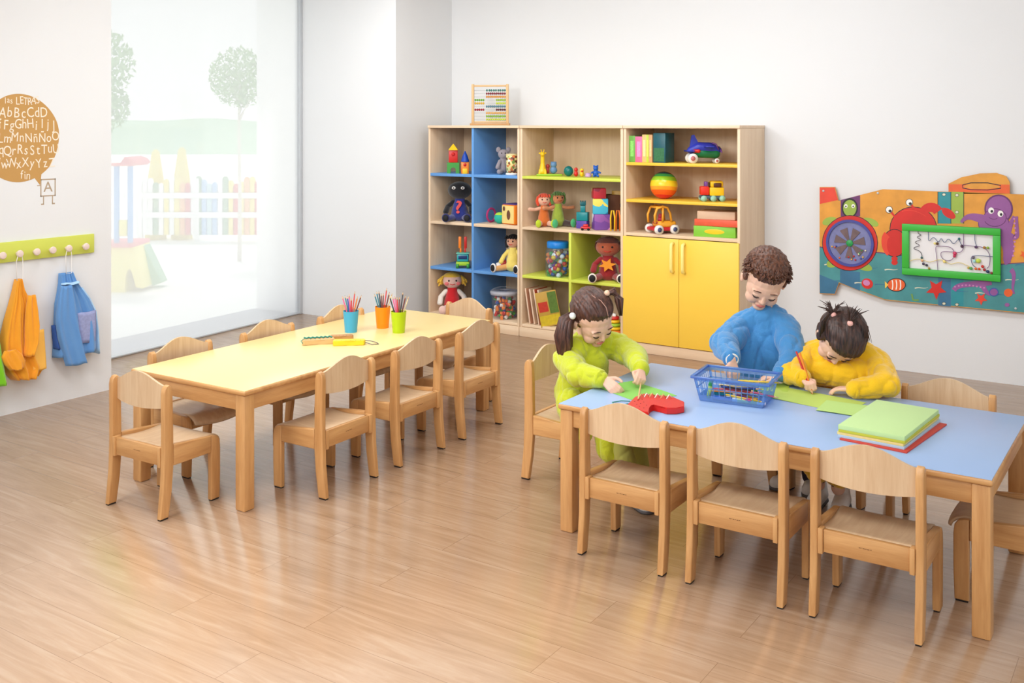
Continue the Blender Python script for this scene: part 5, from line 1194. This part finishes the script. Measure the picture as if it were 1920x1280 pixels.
# blue basket
BSK = clear('blue_basket_plastic', (176, 212, 246), .1, .22); BSR = clear('blue_basket_rim', (130, 178, 236), .1, .38)
cb, wb, hb, rb_ = quadrect([(1312, 751), (1428, 765), (1452, 722), (1345, 712)])
wb = .30; hb = .20; HB = .105
f0 = on_z(1312, 751, ZT); f1 = on_z(1430, 766, ZT); ex = (f1-f0); wb = ex.length; ex.normalize(); ey = Vector((-ex.y, ex.x, 0)); hb = .19
cb = f0+ex*wb/2+ey*hb/2; rb_ = atan2(ex.y, ex.x)
bas = thing('basket', 'translucent blue plastic basket full of pencils and markers on the blue table', 'basket', cb, rb_)
b = BM(); x, y = wb/2, hb/2; X, Y_ = x+.022, y+.018
box(b, -x, x, -y, y, .001, .004, .001); obj('floor', b, BSK, bas)
def wall(p0, p1, q0, q1, nm):
    """slatted side between bottom edge p0-p1 and top edge q0-q1"""
    p0, p1, q0, q1 = map(Vector, (p0, p1, q0, q1)); b = BM(); nv = max(5, int((p1-p0).length/.022))
    n_ = (p1-p0).cross(q0-p0).normalized()*.0012
    def quad(a, c, d, e):
        V = [b.verts.new(v+n_) for v in (a, c, d, e)]; U_ = [b.verts.new(v-n_) for v in (a, c, d, e)]
        b.faces.new(V); b.faces.new(U_[::-1]); [b.faces.new((V[i], U_[i], U_[(i+1) % 4], V[(i+1) % 4])) for i in range(4)]
    def at(u, v): return (p0*(1-u)+p1*u)*(1-v)+(q0*(1-u)+q1*u)*v
    quad(at(0, 0), at(1, 0), at(1, .22), at(0, .22)); quad(at(0, .82), at(1, .82), at(1, 1), at(0, 1)); quad(at(0, .5), at(1, .5), at(1, .55), at(0, .55))
    for k in range(nv+1):
        u = k/nv; w = .06 if k in (0, nv) else .012; u0 = min(max(u-w/2, 0), 1); u1 = min(max(u+w/2, 0), 1); quad(at(u0, .22), at(u1, .22), at(u1, .82), at(u0, .82))
    obj(nm, b, BSK, bas, smooth=0)
wall((-x, -y, .004), (x, -y, .004), (-X, -Y_, HB), (X, -Y_, HB), 'side'); wall((x, y, .004), (-x, y, .004), (X, Y_, HB), (-X, Y_, HB), 'side')
wall((-x, y, .004), (-x, -y, .004), (-X, Y_, HB), (-X, -Y_, HB), 'side'); wall((x, -y, .004), (x, y, .004), (X, -Y_, HB), (X, Y_, HB), 'side')
b = BM(); box(b, -X-.012, X+.012, -Y_-.008, -Y_+.003, HB-.008, HB+.003, .003); box(b, -X-.012, X+.012, Y_-.003, Y_+.008, HB-.008, HB+.003, .003); box(b, -X-.014, -X+.002, -Y_, Y_, HB-.008, HB+.003, .003); box(b, X-.002, X+.014, -Y_, Y_, HB-.008, HB+.003, .003); obj('rim', b, BSR, bas)
Mb = Matrix.Translation(cb) @ Matrix.Rotation(rb_, 4, 'Z')
def inb(v): return Mb @ Vector(v)
random.seed(14)
pcs = ['yellow', 'red', 'pink', 'orange', 'green', 'cream', 'purple', 'blue', 'brown', 'yellow', 'pink', 'teal', 'orange', 'red', 'cream', 'green', 'blue', 'black', 'yellow', 'purple']
for i, c in enumerate(pcs):
    z = .012+.0025*i; a = random.uniform(-.45, .35)+(pi if i % 3 == 0 else 0); y0 = random.uniform(-y*.6, y*.6); L = .17
    cx_ = random.uniform(-x*.25, x*.25); pencil(c, inb((cx_-cos(a)*L/2, y0-sin(a)*L/2*.8, z)), inb((cx_+cos(a)*L/2, y0+sin(a)*L/2*.8, z+random.uniform(-.004, .012))), c+' pencil lying in the blue basket', 'pencils in the blue basket', L)
pencil('yellow', inb((-.03, -.06, .03)), inb((.14, -.078, .022)), 'yellow pencil lying along the front of the blue basket', 'pencils in the blue basket', .17)
pencil('pink', inb((-.0, -.02, .05)), inb((.2, -.05, .04)), 'pink pencil poking out at the right of the blue basket', 'pencils in the blue basket', .19)
pencil('yellow', inb((.0, .02, .075)), inb((.2, .03, .085)), 'yellow pencil poking out over the right end of the blue basket', 'pencils in the blue basket', .19)
MK = {}
for i, (c, cap, px_, py_, z, a, lab) in enumerate((((24, 90, 190), (210, 226, 236), -.03, -.068, .014, .05, 'thick blue marker lying along the front of the basket'), ((190, 214, 120), (60, 170, 90), -.105, -.06, .016, 1.45, 'green capped marker standing at the left front corner of the basket'), ((40, 150, 170), (230, 230, 230), -.04, -.03, .026, .2, 'teal marker behind the thick blue one in the basket'), ((206, 220, 120), (244, 230, 236), .075, -.07, .014, .06, 'lime marker with a pale cap at the right front of the basket'), ((226, 226, 230), (190, 60, 120), .02, -.055, .02, -.3, 'white marker with a magenta end in the basket'))):
    t = thing('marker', lab, 'marker', inb((px_, py_, z)), 0, 'markers in the blue basket', rot=(0, pi/2-.0, rb_+a if i != 1 else rb_+.4))
    if i == 1: t.rotation_euler = (0, .18, rb_)
    b = BM(); tube(b, [(0, 0, -.052 if i != 1 else -.008), (0, 0, .03 if i != 1 else .045)], .0085, 12); obj('barrel', b, mat('marker_%d' % i, c, .3), t)
    b = BM(); lathe(b, [(.0092, 0), (.0092, .028), (.006, .034), (.0005, .034)], 12, MT(0, 0, .030 if i != 1 else .045)); obj('cap', b, mat('marker_cap_%d' % i, cap, .3), t)
# ================================================================ children
def skinmat(name, c):
    m = mat(name, c, .5, .05, 14, sss=.12); return m
def hairmat(name, c1, c2):
    m, N, L, P = nt(name); tc = N.new('ShaderNodeTexCoord'); mp = N.new('ShaderNodeMapping'); mp.inputs['Scale'].default_value = (60, 60, 9); L.new(tc.outputs['Object'], mp.inputs[0])
    n = N.new('ShaderNodeTexNoise'); n.inputs['Scale'].default_value = 1.6; n.inputs['Detail'].default_value = 5; n.inputs['Distortion'].default_value = .8; L.new(mp.outputs[0], n.inputs['Vector'])
    r = N.new('ShaderNodeValToRGB'); r.color_ramp.elements[0].position = .35; r.color_ramp.elements[1].position = .7; r.color_ramp.elements[0].color = (*lin(c1), 1); r.color_ramp.elements[1].color = (*lin(c2), 1)
    L.new(n.outputs[0], r.inputs[0]); L.new(r.outputs[0], P.inputs['Base Color']); P.inputs['Roughness'].default_value = .42
    b = N.new('ShaderNodeBump'); b.inputs['Strength'].default_value = .5; b.inputs['Distance'].default_value = .004; L.new(n.outputs[0], b.inputs['Height']); L.new(b.outputs[0], P.inputs['Normal']); return m
def V(*a): return Vector(a)
def frame(C, f, u, S):
    """head frame: x to the child's left, -y forwards, z up; origin under the chin; unit = head height"""
    f = Vector(f).normalized(); u = Vector(u); u = (u-f*u.dot(f)).normalized(); y = -f; x = y.cross(u).normalized()
    M = Matrix.Identity(4)
    for i in range(3): M[i][0] = x[i]*S; M[i][1] = y[i]*S; M[i][2] = u[i]*S
    O_ = Vector(C)-u*S*.5
    for i in range(3): M[i][3] = O_[i]
    return M
def head_vol(b, M, child=True):
    t = BM()
    ell(t, (0, .07, .63), (.372, .425, .37)); ell(t, (0, -.14, .44), (.305, .265, .34)); ell(t, (0, -.10, .25), (.255, .25, .21))
    for s in (-1, 1):
        ell(t, (s*.155, -.235, .285), (.135, .135, .135)); ell(t, (s*.375, .03, .42), (.036, .075, .10)); ell(t, (s*.395, .045, .45), (.025, .05, .06))
        ell(t, (s*.135, -.352, .455), (.070, .042, .040)); ell(t, (s*.14, -.335, .53), (.10, .05, .03))
    ell(t, (0, -.29, .115), (.115, .10, .085)); ell(t, (0, -.345, .205), (.095, .065, .055))
    caps(t, (0, -.385, .46), (0, -.43, .355), .028, .042); ell(t, (-.035, -.405, .335), (.032, .03, .026)); ell(t, (.035, -.405, .335), (.032, .03, .026))
    caps(t, (0, .08, .26), (0, .12, .12), .19, .17)
    bmesh.ops.transform(t, matrix=M, verts=t.verts); me = bpy.data.meshes.new('t'); t.to_mesh(me); t.free(); b.from_mesh(me); bpy.data.meshes.remove(me)
def face_parts(par, M, hairm, lipm, S):
    def tb(pts, r, nm, m):
        b = BM(); tube(b, [M @ Vector(p) for p in pts], [x*S for x in r], 6); obj(nm, b, m, par)
    LASH = mat('dark_lashes', (52, 34, 28), .6)
    for s in (-1, 1):
        tb([(s*.205, -.365, .445), (s*.17, -.393, .425), (s*.13, -.402, .420), (s*.085, -.395, .430)], [.006, .011, .012, .006], 'eyelash', LASH)
        tb([(s*.215, -.365, .555), (s*.15, -.392, .578), (s*.08, -.395, .565)], [.005, .012, .008], 'eyebrow', hairm)
    tb([(-.085, -.392, .228), (-.04, -.408, .238), (0, -.411, .230), (.04, -.408, .238), (.085, -.392, .228)], [.006, .016, .018, .016, .006], 'upper_lip', lipm)
    tb([(-.065, -.392, .212), (0, -.404, .202), (.065, -.392, .212)], [.007, .021, .007], 'lower_lip', lipm)
def hand(b, W, d, n, ts, L, curl=(25, 30, 25), thumb=.6, spread=.0):
    """five separate fingers; W wrist, d direction of the fingers, n back of the hand, ts = +1/-1 side of the thumb"""
    W = Vector(W); d = Vector(d).normalized(); n = Vector(n); n = (n-d*n.dot(d)).normalized(); t = d.cross(n)*ts
    offs = (.165, .058, -.05, -.150); lens = (.40, .45, .42, .33)
    for i, (o_, l_) in enumerate(zip(offs, lens)):
        K = W+d*(.47-.02*abs(i-1))*L+t*o_*L
        caps(b, W+t*o_*.55*L+d*.05*L, K, .092*L, .070*L, 10)
        a = 0; p = K; dd = d*1.0
        for k, (fr, c) in enumerate(zip((.45, .30, .25), curl)):
            a += radians(c*(1+.12*i)); v = (d*cos(a)-n*sin(a)+t*spread*(1.5-i)*.12).normalized(); q = p+v*l_*fr*L
            caps(b, p, q, (.066-.006*k)*L, (.060-.008*k)*L, 10); p = q
    B0 = W+d*.10*L+t*.12*L; B1 = B0+(d*.55+t*.75-n*.15).normalized()*.22*L; B2 = B1+(d*.9+t*(.55-thumb)-n*.35*thumb).normalized()*.16*L; B3 = B2+(d*.9+t*(.2-thumb)-n*.5*thumb).normalized()*.13*L
    chain(b, [B0, B1, B2, B3], [.088*L, .075*L, .066*L, .052*L], 10)
def folds(amp, sc, seed=0):
    o_ = Vector((seed*3.1, seed*1.7, seed))
    def f(v):
        p = v.co*sc+o_; q = Vector((p.x+.5*noise.noise(p*.6), p.y, p.z*.75))
        r = 1-abs(noise.noise(q)*1.6); r2 = 1-abs(noise.noise(q*2.1+Vector((5, 3, 1)))*1.6)
        return amp*(.30-max(r, 0)**5*.95-max(r2, 0)**5*.35)
    return f
def cloth(nm, vols, m, par, vox=.0048, amp=.007, sc=11, seed=0, sm=2):
    b = BM()
    for pts, rs in vols: chain(b, pts, [r*.88 for r in rs], 16)
    q = remesh(b, vox, sm, extra=folds(amp*1.0, sc, seed))
    for _ in range(2): bmesh.ops.smooth_vert(q, verts=q.verts, factor=.5, use_axis_x=True, use_axis_y=True, use_axis_z=True)
    return obj(nm, q, m, par)
def limb_ring(nm, p, d, r, t, m, par, sq=1):
    p = Vector(p); d = Vector(d).normalized(); a = d.orthogonal().normalized(); c = d.cross(a)
    b = BM(); tube(b, [p+(a*cos(k*pi/12)+c*sin(k*pi/12))*r for k in range(24)], t, 8, closed=True); return obj(nm, b, m, par)
def shoe(par, heel, toe, m, solem, r=.038):
    heel, toe = Vector(heel), Vector(toe); d = (toe-heel); d.z = 0; L = d.length; d.normalize()
    b = BM(); caps(b, heel+V(0, 0, r*.9), toe+V(0, 0, r*.7), r, r*.9); caps(b, heel+V(0, 0, r*1.2), heel+V(0, 0, r*1.2)+V(0, 0, r), r*.9, r*.8)
    bmesh.ops.transform(b, matrix=Matrix.Identity(4), verts=b.verts)
    q = remesh(b, .005, 3)
    for v in q.verts: v.co.z = max(v.co.z, min(heel.z, toe.z)+.010)
    s = obj('shoe', q, m, par)
    b = BM(); caps(b, heel+V(0, 0, .008), toe+V(0, 0, .008), r*1.02, r*.94)
    for v in b.verts: v.co.z = min(max(v.co.z, heel.z+.001), heel.z+.014)
    obj('sole', b, solem, s)
def person(label, at, cat='person'):
    return thing('person', label, cat, (0, 0, 0))
WHS = mat('white_shoe_leather', (226, 226, 224), .5, .05); GSO = mat('grey_sole_rubber', (96, 94, 96), .7); DTR = mat('dark_trouser_cloth', (52, 42, 58), .9, .1); GTR = mat('beige_trouser_cloth', (172, 170, 84), .9, .08)
LIP = mat('child_lips', (206, 116, 108), .4); SK1 = skinmat('fair_child_skin', (232, 188, 164))
HB1 = hairmat('chestnut_hair', (50, 26, 22), (104, 66, 52)); HB2 = hairmat('short_brown_hair', (58, 32, 22), (122, 74, 50)); HB3 = hairmat('dark_brown_hair', (34, 20, 18), (84, 54, 44))
def hair_cap(par, M, m, vols, S, amp=.003, sc=90, extra_pts=None, vox=.004, strand=True):
    t = BM()
    for c, r in vols: ell(t, c, r, u=28, v=18)
    bmesh.ops.transform(t, matrix=M, verts=t.verts)
    Mi = M.inverted()
    def g(v):
        p = Mi @ v.co; a = math.atan2(p.x, p.z-.4); return amp*noise.noise(Vector((a*14, p.y*(3 if strand else 14), p.z*(1 if strand else 14))))*1.6
    q = remesh(t, vox, 3, extra=g); return obj('hair', q, m, par)

# ---- girl in lime green, seated at the left end, bent over the red boot
LG = mat('lime_fleece', (196, 206, 36), .9, .05, 20, bump=.3, bscale=140, sheen=.4)
g1 = person('girl in a lime green smock with brown pigtails, sitting and holding a stick', None)
S = .245; C1 = V(-2.335, 4.17, .80)
f1_ = RT*.42-FW*.60+V(0, 0, -.56); u1_ = V(0, 0, 1)-RT*.22
M1 = frame(C1, f1_, u1_, S)
nk = V(-2.395, 4.21, .672); ch = V(-2.405, 4.225, .55); pv = V(-2.455, 4.26, .365)
sN, eN, wN = V(-2.435, 4.10, .615), V(-2.30, 3.975, .580), V(-2.165, 3.945, .585)
sF, eF, wF = V(-2.30, 4.36, .635), V(-2.175, 4.285, .615), V(-2.06, 4.12, .605)
kA, kB = V(-2.22, 4.16, .345), V(-2.24, 4.36, .345); aA, aB = V(-2.10, 4.10, .10), V(-2.17, 4.33, .09)
b = BM(); head_vol(b, M1); chain(b, [M1 @ V(0, .10, .16), nk, ch, pv], [.045, .046, .085, .09])
chain(b, [nk, sN, eN, wN], [.04, .04, .032, .022], 12); chain(b, [nk, sF, eF, wF], [.04, .04, .032, .022], 12)
for k_, a_ in ((kA, aA), (kB, aB)): chain(b, [pv, k_, a_], [.07, .05, .03], 12)
hN = V(-2.10, 3.958, .572); dN = (V(-2.04, 3.985, .556)-wN); hand(b, wN+dN.normalized()*.012, V(.78, -.18, -.40), V(-.25, -.60, .75), -1, .125, curl=(22, 34, 26), thumb=.15, spread=.4)
dF = V(.30, -.62, -.34); hand(b, wF+dF.normalized()*.01, dF, V(.35, .25, .9), 1, .118, curl=(52, 62, 40), thumb=.9)
obj('body', remesh(b, .0029, 3, .5), SK1, g1)
face_parts(g1, M1, HB1, LIP, S)
cloth('smock', [([nk+(ch-nk)*.2, ch], [.07, .12]), ([V(-2.40, 4.21, .655), ch+V(.0, 0, .03), pv+V(0, 0, .04)], [.085, .125, .145]), ([V(-2.41, 4.15, .65), sN, eN, wN+(eN-wN)*.12], [.075, .075, .066, .047]), ([V(-2.36, 4.28, .655), sF, eF, wF+(eF-wF)*.10], [.075, .078, .068, .046]),
                ([pv+V(0, -.03, 0), kA+V(-.02, 0, .03)], [.12, .085]), ([pv+V(0, .03, 0), kB+V(-.02, 0, .03)], [.12, .085]), ([pv+V(-.01, -.08, .02), V(-2.41, 4.13, .30)], [.08, .07]), ([kA+V(-.02, .0, .0), kA+V(.0, -.02, -.13)], [.09, .08]), ([kB+V(-.02, .0, .0), kB+V(-.01, -.02, -.12)], [.085, .07]), ([V(-2.40, 4.08, .42), V(-2.34, 4.07, .28)], [.07, .055])], LG, g1, amp=.010, sc=12, seed=1)
limb_ring('collar', nk+(ch-nk)*.10, nk-ch, .062, .012, LG, g1)
limb_ring('cuff', wN+(eN-wN)*.05, eN-wN, .030, .011, LG, g1); limb_ring('cuff', wF+(eF-wF)*.04, eF-wF, .029, .011, LG, g1)
for k_, a_ in ((kA, aA), (kB, aB)): cloth('trouser_leg', [([k_, a_], [.062, .05])], GTR, g1, amp=.005, sc=16, seed=2)
shoe(g1, V(-2.10, 4.12, 0), V(-2.00, 4.05, 0), WHS, GSO); shoe(g1, V(-2.17, 4.34, 0), V(-2.05, 4.32, 0), WHS, GSO)
hair_cap(g1, M1, HB1, [((0, .135, .665), (.405, .42, .375)), ((0, .08, .77), (.37, .395, .28)), ((0, .22, .42), (.33, .30, .30)), ((.0, -.04, .87), (.29, .26, .11))], S)
def pony(par, pts, rs, m, n=16, seed=1, nm='pigtail', spread=.5):
    rnd = random.Random(seed); t = BM()
    for k in range(n):
        a = rnd.uniform(0, 2*pi); q = math.sqrt(rnd.random()); P = []
        for i, p in enumerate(pts):
            p = Vector(p); d = (Vector(pts[min(i+1, len(pts)-1)])-Vector(pts[max(i-1, 0)])).normalized(); s1 = d.orthogonal().normalized(); s2 = d.cross(s1)
            P.append(p+(s1*cos(a)+s2*sin(a))*q*rs[i]*.75+V(0, 0, rnd.uniform(-.004, .004)))
        tube(t, P, [max(r*.30, .0015) for r in rs], 7)
    return obj(nm, t, m, par)
tie = on_y(1081, 571, 4.10); tie = M1 @ V(-.36, .10, .70)
tie = M1 @ V(-.40, .12, .62)
pony(g1, [tie, tie+RT*-.028+V(0, 0, -.03), tie+RT*-.040+V(0, 0, -.10), tie+RT*-.034+V(0, 0, -.17), tie+RT*-.015+V(0, 0, -.225)], [.020, .042, .050, .042, .018], HB1, 34, 3)
b = BM(); ell(b, tie+RT*-.004-FW*.022, .016, u=12, v=8); obj('hair_tie', b, mat('white_hair_tie', (236, 240, 236), .4), g1)
tie2 = M1 @ V(.28, .12, .96)
pony(g1, [tie2, tie2+RT*.03+V(0, 0, .012), tie2+RT*.06+V(0, 0, -.03), tie2+RT*.066+V(0, 0, -.10)], [.014, .024, .026, .010], HB1, 18, 4)
b = BM(); ell(b, tie2-FW*.012+V(0, 0, .004), .014, u=12, v=8); obj('hair_tie', b, mat('peach_hair_tie', (240, 200, 170), .4), g1)
b = BM(); tube(b, [M1 @ V(*p) for p in ((.05, -.33, .90), (.06, -.2, 1.0), (.03, -.05, 1.035), (-.06, .1, 1.04), (-.08, .25, 1.01))], .0022, 6); obj('hair_parting', b, mat('parting_skin_in_shade', (176, 136, 122), .6), g1)  # parting line in skin tone darkened to imitate shade between the hair
st0, st1 = on_z(1197, 747, ZT+.032), None
tipA = Vector(st0); hF = wF+dF.normalized()*.075+V(0, 0, -.012); top_ = hF+(hF-tipA).normalized()*.085
b = BM(); tube(b, [tipA, top_], .0034, 8); tag(obj('stick', b, mat('pale_wood_stick', (222, 184, 130), .5)), 'thin pale wooden stick in the hand of the girl in lime green', 'stick')

# ---- boy in blue, standing behind the table and reaching into the basket
BF = mat('blue_fleece', (66, 136, 194), .9, .05, 20, bump=.3, bscale=140, sheen=.4)
g2 = person('boy in a blue smock standing and reaching into the blue basket', None)
S = .262; C2 = V(-1.682, 4.655, .975)
f2_ = RT*-.16-FW*.72+V(0, 0, -.62); u2_ = V(0, 0, 1)+RT*.20
M2 = frame(C2, f2_, u2_, S)
nk = V(-1.69, 4.71, .815); ch = V(-1.68, 4.73, .66); pv = V(-1.585, 4.76, .44)
sR, eR, wR = V(-1.80, 4.68, .735), V(-1.825, 4.51, .675), V(-1.725, 4.355, .650)
sL, eL, wL = V(-1.585, 4.69, .735), V(-1.515, 4.575, .645), V(-1.535, 4.455, .585)
b = BM(); head_vol(b, M2); chain(b, [M2 @ V(0, .10, .16), nk, ch, pv], [.046, .048, .09, .095]); chain(b, [nk, sR, eR, wR], [.045, .042, .034, .023], 12); chain(b, [nk, sL, eL, wL], [.045, .042, .034, .023], 12)
for k_, a_ in ((V(-1.62, 4.72, .26), V(-1.60, 4.72, .08)), (V(-1.49, 4.72, .26), V(-1.48, 4.71, .08))): chain(b, [pv, k_, a_], [.075, .052, .034], 12)
dR = V(.30, -.30, -.75); hand(b, wR+dR.normalized()*.012, dR, V(.35, -.2, .8), 1, .125, curl=(25, 35, 25), thumb=.5)
dL = V(-.50, -.25, -.12); hand(b, wL+dL.normalized()*.012, dL, V(-.1, -.1, 1), -1, .120, curl=(12, 18, 12), thumb=.3)
obj('body', remesh(b, .0029, 3, .5), SK1, g2)
face_parts(g2, M2, HB2, LIP, S)
cloth('smock', [([nk+(ch-nk)*.22, nk+(ch-nk)*.45], [.068, .095]), ([V(-1.69, 4.71, .79), ch+V(0, 0, .04), V(-1.63, 4.74, .52), V(-1.60, 4.74, .40)], [.085, .122, .128, .130]), ([V(-1.74, 4.70, .775), sR, eR, wR+(eR-wR)*.12], [.072, .078, .078, .050]), ([V(-1.63, 4.71, .775), sL, eL, wL+(eL-wL)*.12], [.072, .076, .072, .046]), ([V(-1.76, 4.70, .66), V(-1.60, 4.72, .66)], [.09, .09]), ([V(-1.76, 4.66, .66), V(-1.73, 4.65, .52)], [.08, .11])], BF, g2, amp=.011, sc=11, seed=5)
limb_ring('collar', nk+(ch-nk)*.13, nk-ch, .060, .012, BF, g2)
limb_ring('cuff', wR+(eR-wR)*.04, eR-wR, .031, .011, BF, g2); limb_ring('cuff', wL+(eL-wL)*.04, eL-wL, .030, .011, BF, g2); limb_ring('shirt_cuff', wR-(eR-wR)*.045, eR-wR, .025, .005, WHT, g2)
for k_, a_ in ((V(-1.62, 4.72, .26), V(-1.60, 4.72, .07)), (V(-1.49, 4.72, .26), V(-1.48, 4.71, .07))): cloth('trouser_leg', [([pv+V((k_.x-pv.x)*.6, 0, -.04), k_, a_], [.085, .062, .044])], DTR, g2, amp=.005, sc=16, seed=7)
shoe(g2, V(-1.605, 4.75, 0), V(-1.62, 4.65, 0), WHS, GSO); shoe(g2, V(-1.475, 4.74, 0), V(-1.465, 4.64, 0), WHS, GSO)
hair_cap(g2, M2, HB2, [((0, .15, .675), (.398, .41, .365)), ((0, .03, .81), (.36, .37, .25)), ((0, -.12, .88), (.27, .20, .11)), ((0, .20, .42), (.30, .28, .26)), ((-.345, .0, .55), (.05, .12, .12)), ((.345, .0, .55), (.05, .12, .12))], S, amp=.003, strand=False)
rr = random.Random(31); t = BM(); n_ = 0
while n_ < 620:
    a, e = rr.uniform(0, 2*pi), math.asin(rr.uniform(-.15, 1)); d_ = V(cos(a)*cos(e), sin(a)*cos(e), sin(e))
    p0 = V(d_.x*.385, .03+d_.y*.43, .70+d_.z*.335)
    if p0.y < -.13 and p0.z < .86: continue
    if p0.y < .05 and p0.z < .62: continue
    n_ += 1; w_ = V(d_.x*.6+rr.uniform(-.4, .4), -.5+rr.uniform(-.5, .4), -.35+rr.uniform(-.3, .3)); q0 = p0+d_*.022+w_*.02; q1 = p0+d_*.026+w_*.06
    tube(t, [M2 @ (p0-d_*.02), M2 @ q0, M2 @ q1], [.0052, .0042, .001], 5)
obj('hair_tuft', t, HB2, g2)

# ---- girl in yellow, seated, bent over her drawing
YF_ = mat('yellow_fleece', (240, 190, 16), .9, .05, 20, bump=.3, bscale=140, sheen=.4)
g3 = person('girl in a yellow smock with dark tufts, bent over a drawing', None)
S = .245; C3 = V(-1.296, 4.54, .765)
f3_ = RT*-.16-FW*.34+V(0, 0, -.92); u3_ = -FW*.85+V(0, 0, .42)+RT*.2
M3 = frame(C3, f3_, u3_, S)
nk = V(-1.30, 4.635, .725); ch = V(-1.32, 4.69, .58); pv = V(-1.36, 4.77, .365)
sR, eR, wR = V(-1.445, 4.645, .645), V(-1.495, 4.485, .592), V(-1.425, 4.435, .588)
sL, eL, wL = V(-1.17, 4.66, .635), V(-1.085, 4.505, .592), V(-1.205, 4.425, .575)
b = BM(); head_vol(b, M3); chain(b, [M3 @ V(0, .10, .1), nk, ch, pv], [.05, .05, .085, .09]); chain(b, [nk, sR, eR, wR], [.04, .04, .032, .022], 12); chain(b, [nk, sL, eL, wL], [.04, .04, .032, .022], 12)
kA, kB = V(-1.42, 4.56, .35), V(-1.29, 4.55, .35); aA, aB = V(-1.40, 4.57, .09), V(-1.31, 4.56, .09)
for k_, a_ in ((kA, aA), (kB, aB)): chain(b, [pv, k_, a_], [.07, .05, .03], 12)
dR = V(.52, -.46, -.16); hand(b, wR+dR.normalized()*.008, dR, V(.1, -.35, .95), -1, .112, curl=(55, 62, 40), thumb=.9)
dL = V(-.85, .02, -.10); hand(b, wL+dL.normalized()*.01, dL, V(0, 0, 1), 1, .115, curl=(12, 18, 12), thumb=.3)
obj('body', remesh(b, .0029, 3, .5), SK1, g3)
face_parts(g3, M3, HB3, LIP, S)
cloth('smock', [([V(-1.31, 4.65, .70), ch+V(0, 0, .0), pv+V(0, 0, .05)], [.085, .13, .14]), ([V(-1.37, 4.655, .675), sR, eR, wR+(eR-wR)*.10], [.08, .078, .062, .046]), ([V(-1.24, 4.66, .675), sL, eL, wL+(eL-wL)*.06], [.08, .08, .062, .047]), ([pv, kA+V(0, .03, .02)], [.12, .08]), ([pv, kB+V(0, .03, .02)], [.12, .08]), ([kA+V(.03, .02, 0), V(-1.40, 4.55, .17)], [.08, .075]), ([kB+V(0, .02, 0), V(-1.30, 4.54, .16)], [.08, .07]), ([V(-1.40, 4.60, .60), V(-1.24, 4.60, .60)], [.085, .085])], YF_, g3, amp=.010, sc=12, seed=9)
limb_ring('cuff', wR+(eR-wR)*.04, eR-wR, .031, .011, YF_, g3); limb_ring('cuff', wL+(eL-wL)*.03, eL-wL, .031, .011, YF_, g3)
limb_ring('collar', V(-1.30, 4.60, .715), V(0, -.5, .8), .074, .014, YF_, g3)
for k_, a_ in ((kA, aA), (kB, aB)): cloth('trouser_leg', [([k_, a_+V(0, 0, .03)], [.055, .040])], DTR, g3, amp=.004, sc=16, seed=8)
shoe(g3, V(-1.405, 4.61, 0), V(-1.40, 4.50, 0), WHS, GSO); shoe(g3, V(-1.30, 4.60, 0), V(-1.29, 4.50, 0), WHS, GSO)
hair_cap(g3, M3, HB3, [((0, .115, .655), (.405, .425, .375)), ((0, .03, .76), (.37, .40, .28)), ((0, .22, .42), (.34, .30, .30)), ((.0, -.14, .80), (.33, .26, .16)), ((.36, .05, .50), (.07, .2, .2)), ((-.36, .05, .50), (.06, .18, .18))], S)
PT = mat('pink_hair_tie', (240, 180, 170), .4)
for px, py, dirs, sd in ((1563, 590, ((-.035, .012, .055), (.03, .0, .05), (-.055, 0, .035)), 5), (1594, 606, ((-.005, 0, .07), (.025, .0, .065), (.05, 0, .05)), 6)):
    q = on_y(px, py, 4.47 if px < 1580 else 4.45); b = BM(); ell(b, q, .013, u=12, v=8); obj('hair_tie', b, PT, g3)
    rr = random.Random(sd); t = BM()
    for k in range(26):
        dx, _, dz = dirs[k % 3]; a = rr.uniform(-.02, .02); h = rr.uniform(.7, 1.2)
        tube(t, [q+RT*rr.uniform(-.006, .006), q+RT*(dx*.5+a*.4)*h+V(0, 0, dz*.7*h)+FW*rr.uniform(-.01, .01), q+RT*(dx+a)*h+V(0, 0, dz*h)+FW*rr.uniform(-.02, .02)], [.004, .0032, .0008], 5)
    if px > 1580:
        for k in range(16):
            e_ = rr.uniform(.8, 1.2); tube(t, [q, q+RT*.035*e_+V(0, 0, .018*e_), q+RT*.068*e_+V(0, 0, -.015), q+RT*(.078+rr.uniform(-.012, .01))*e_+V(0, 0, -.075*e_)], [.0035, .0028, .002, .0008], 5)
    else:
        for k in range(10):
            e_ = rr.uniform(.8, 1.2); tube(t, [q, q-RT*.02*e_+V(0, 0, .006), q-RT*.045*e_+V(0, 0, -.03), q-RT*.05*e_+V(0, 0, -.08*e_)], [.005, .006, .006, .003], 5)
    obj('pigtail', t, HB3, g3)
hR = wR+dR.normalized()*.075+V(0, 0, -.008)
for k, (px, py) in enumerate(((1493, 659), (1497, 661))):
    q = on_y(px, py, 4.47); tip = V(-1.372+.004*k, 4.385, ZT+.004)
    pencil('red' if k == 0 else 'orange', q+V(.006*k, 0, 0), tip, ('red' if k == 0 else 'orange')+' pencil in the fist of the girl in yellow', 'pencils in the fist of the girl in yellow', (Vector(q)-tip).length, r=.0046)
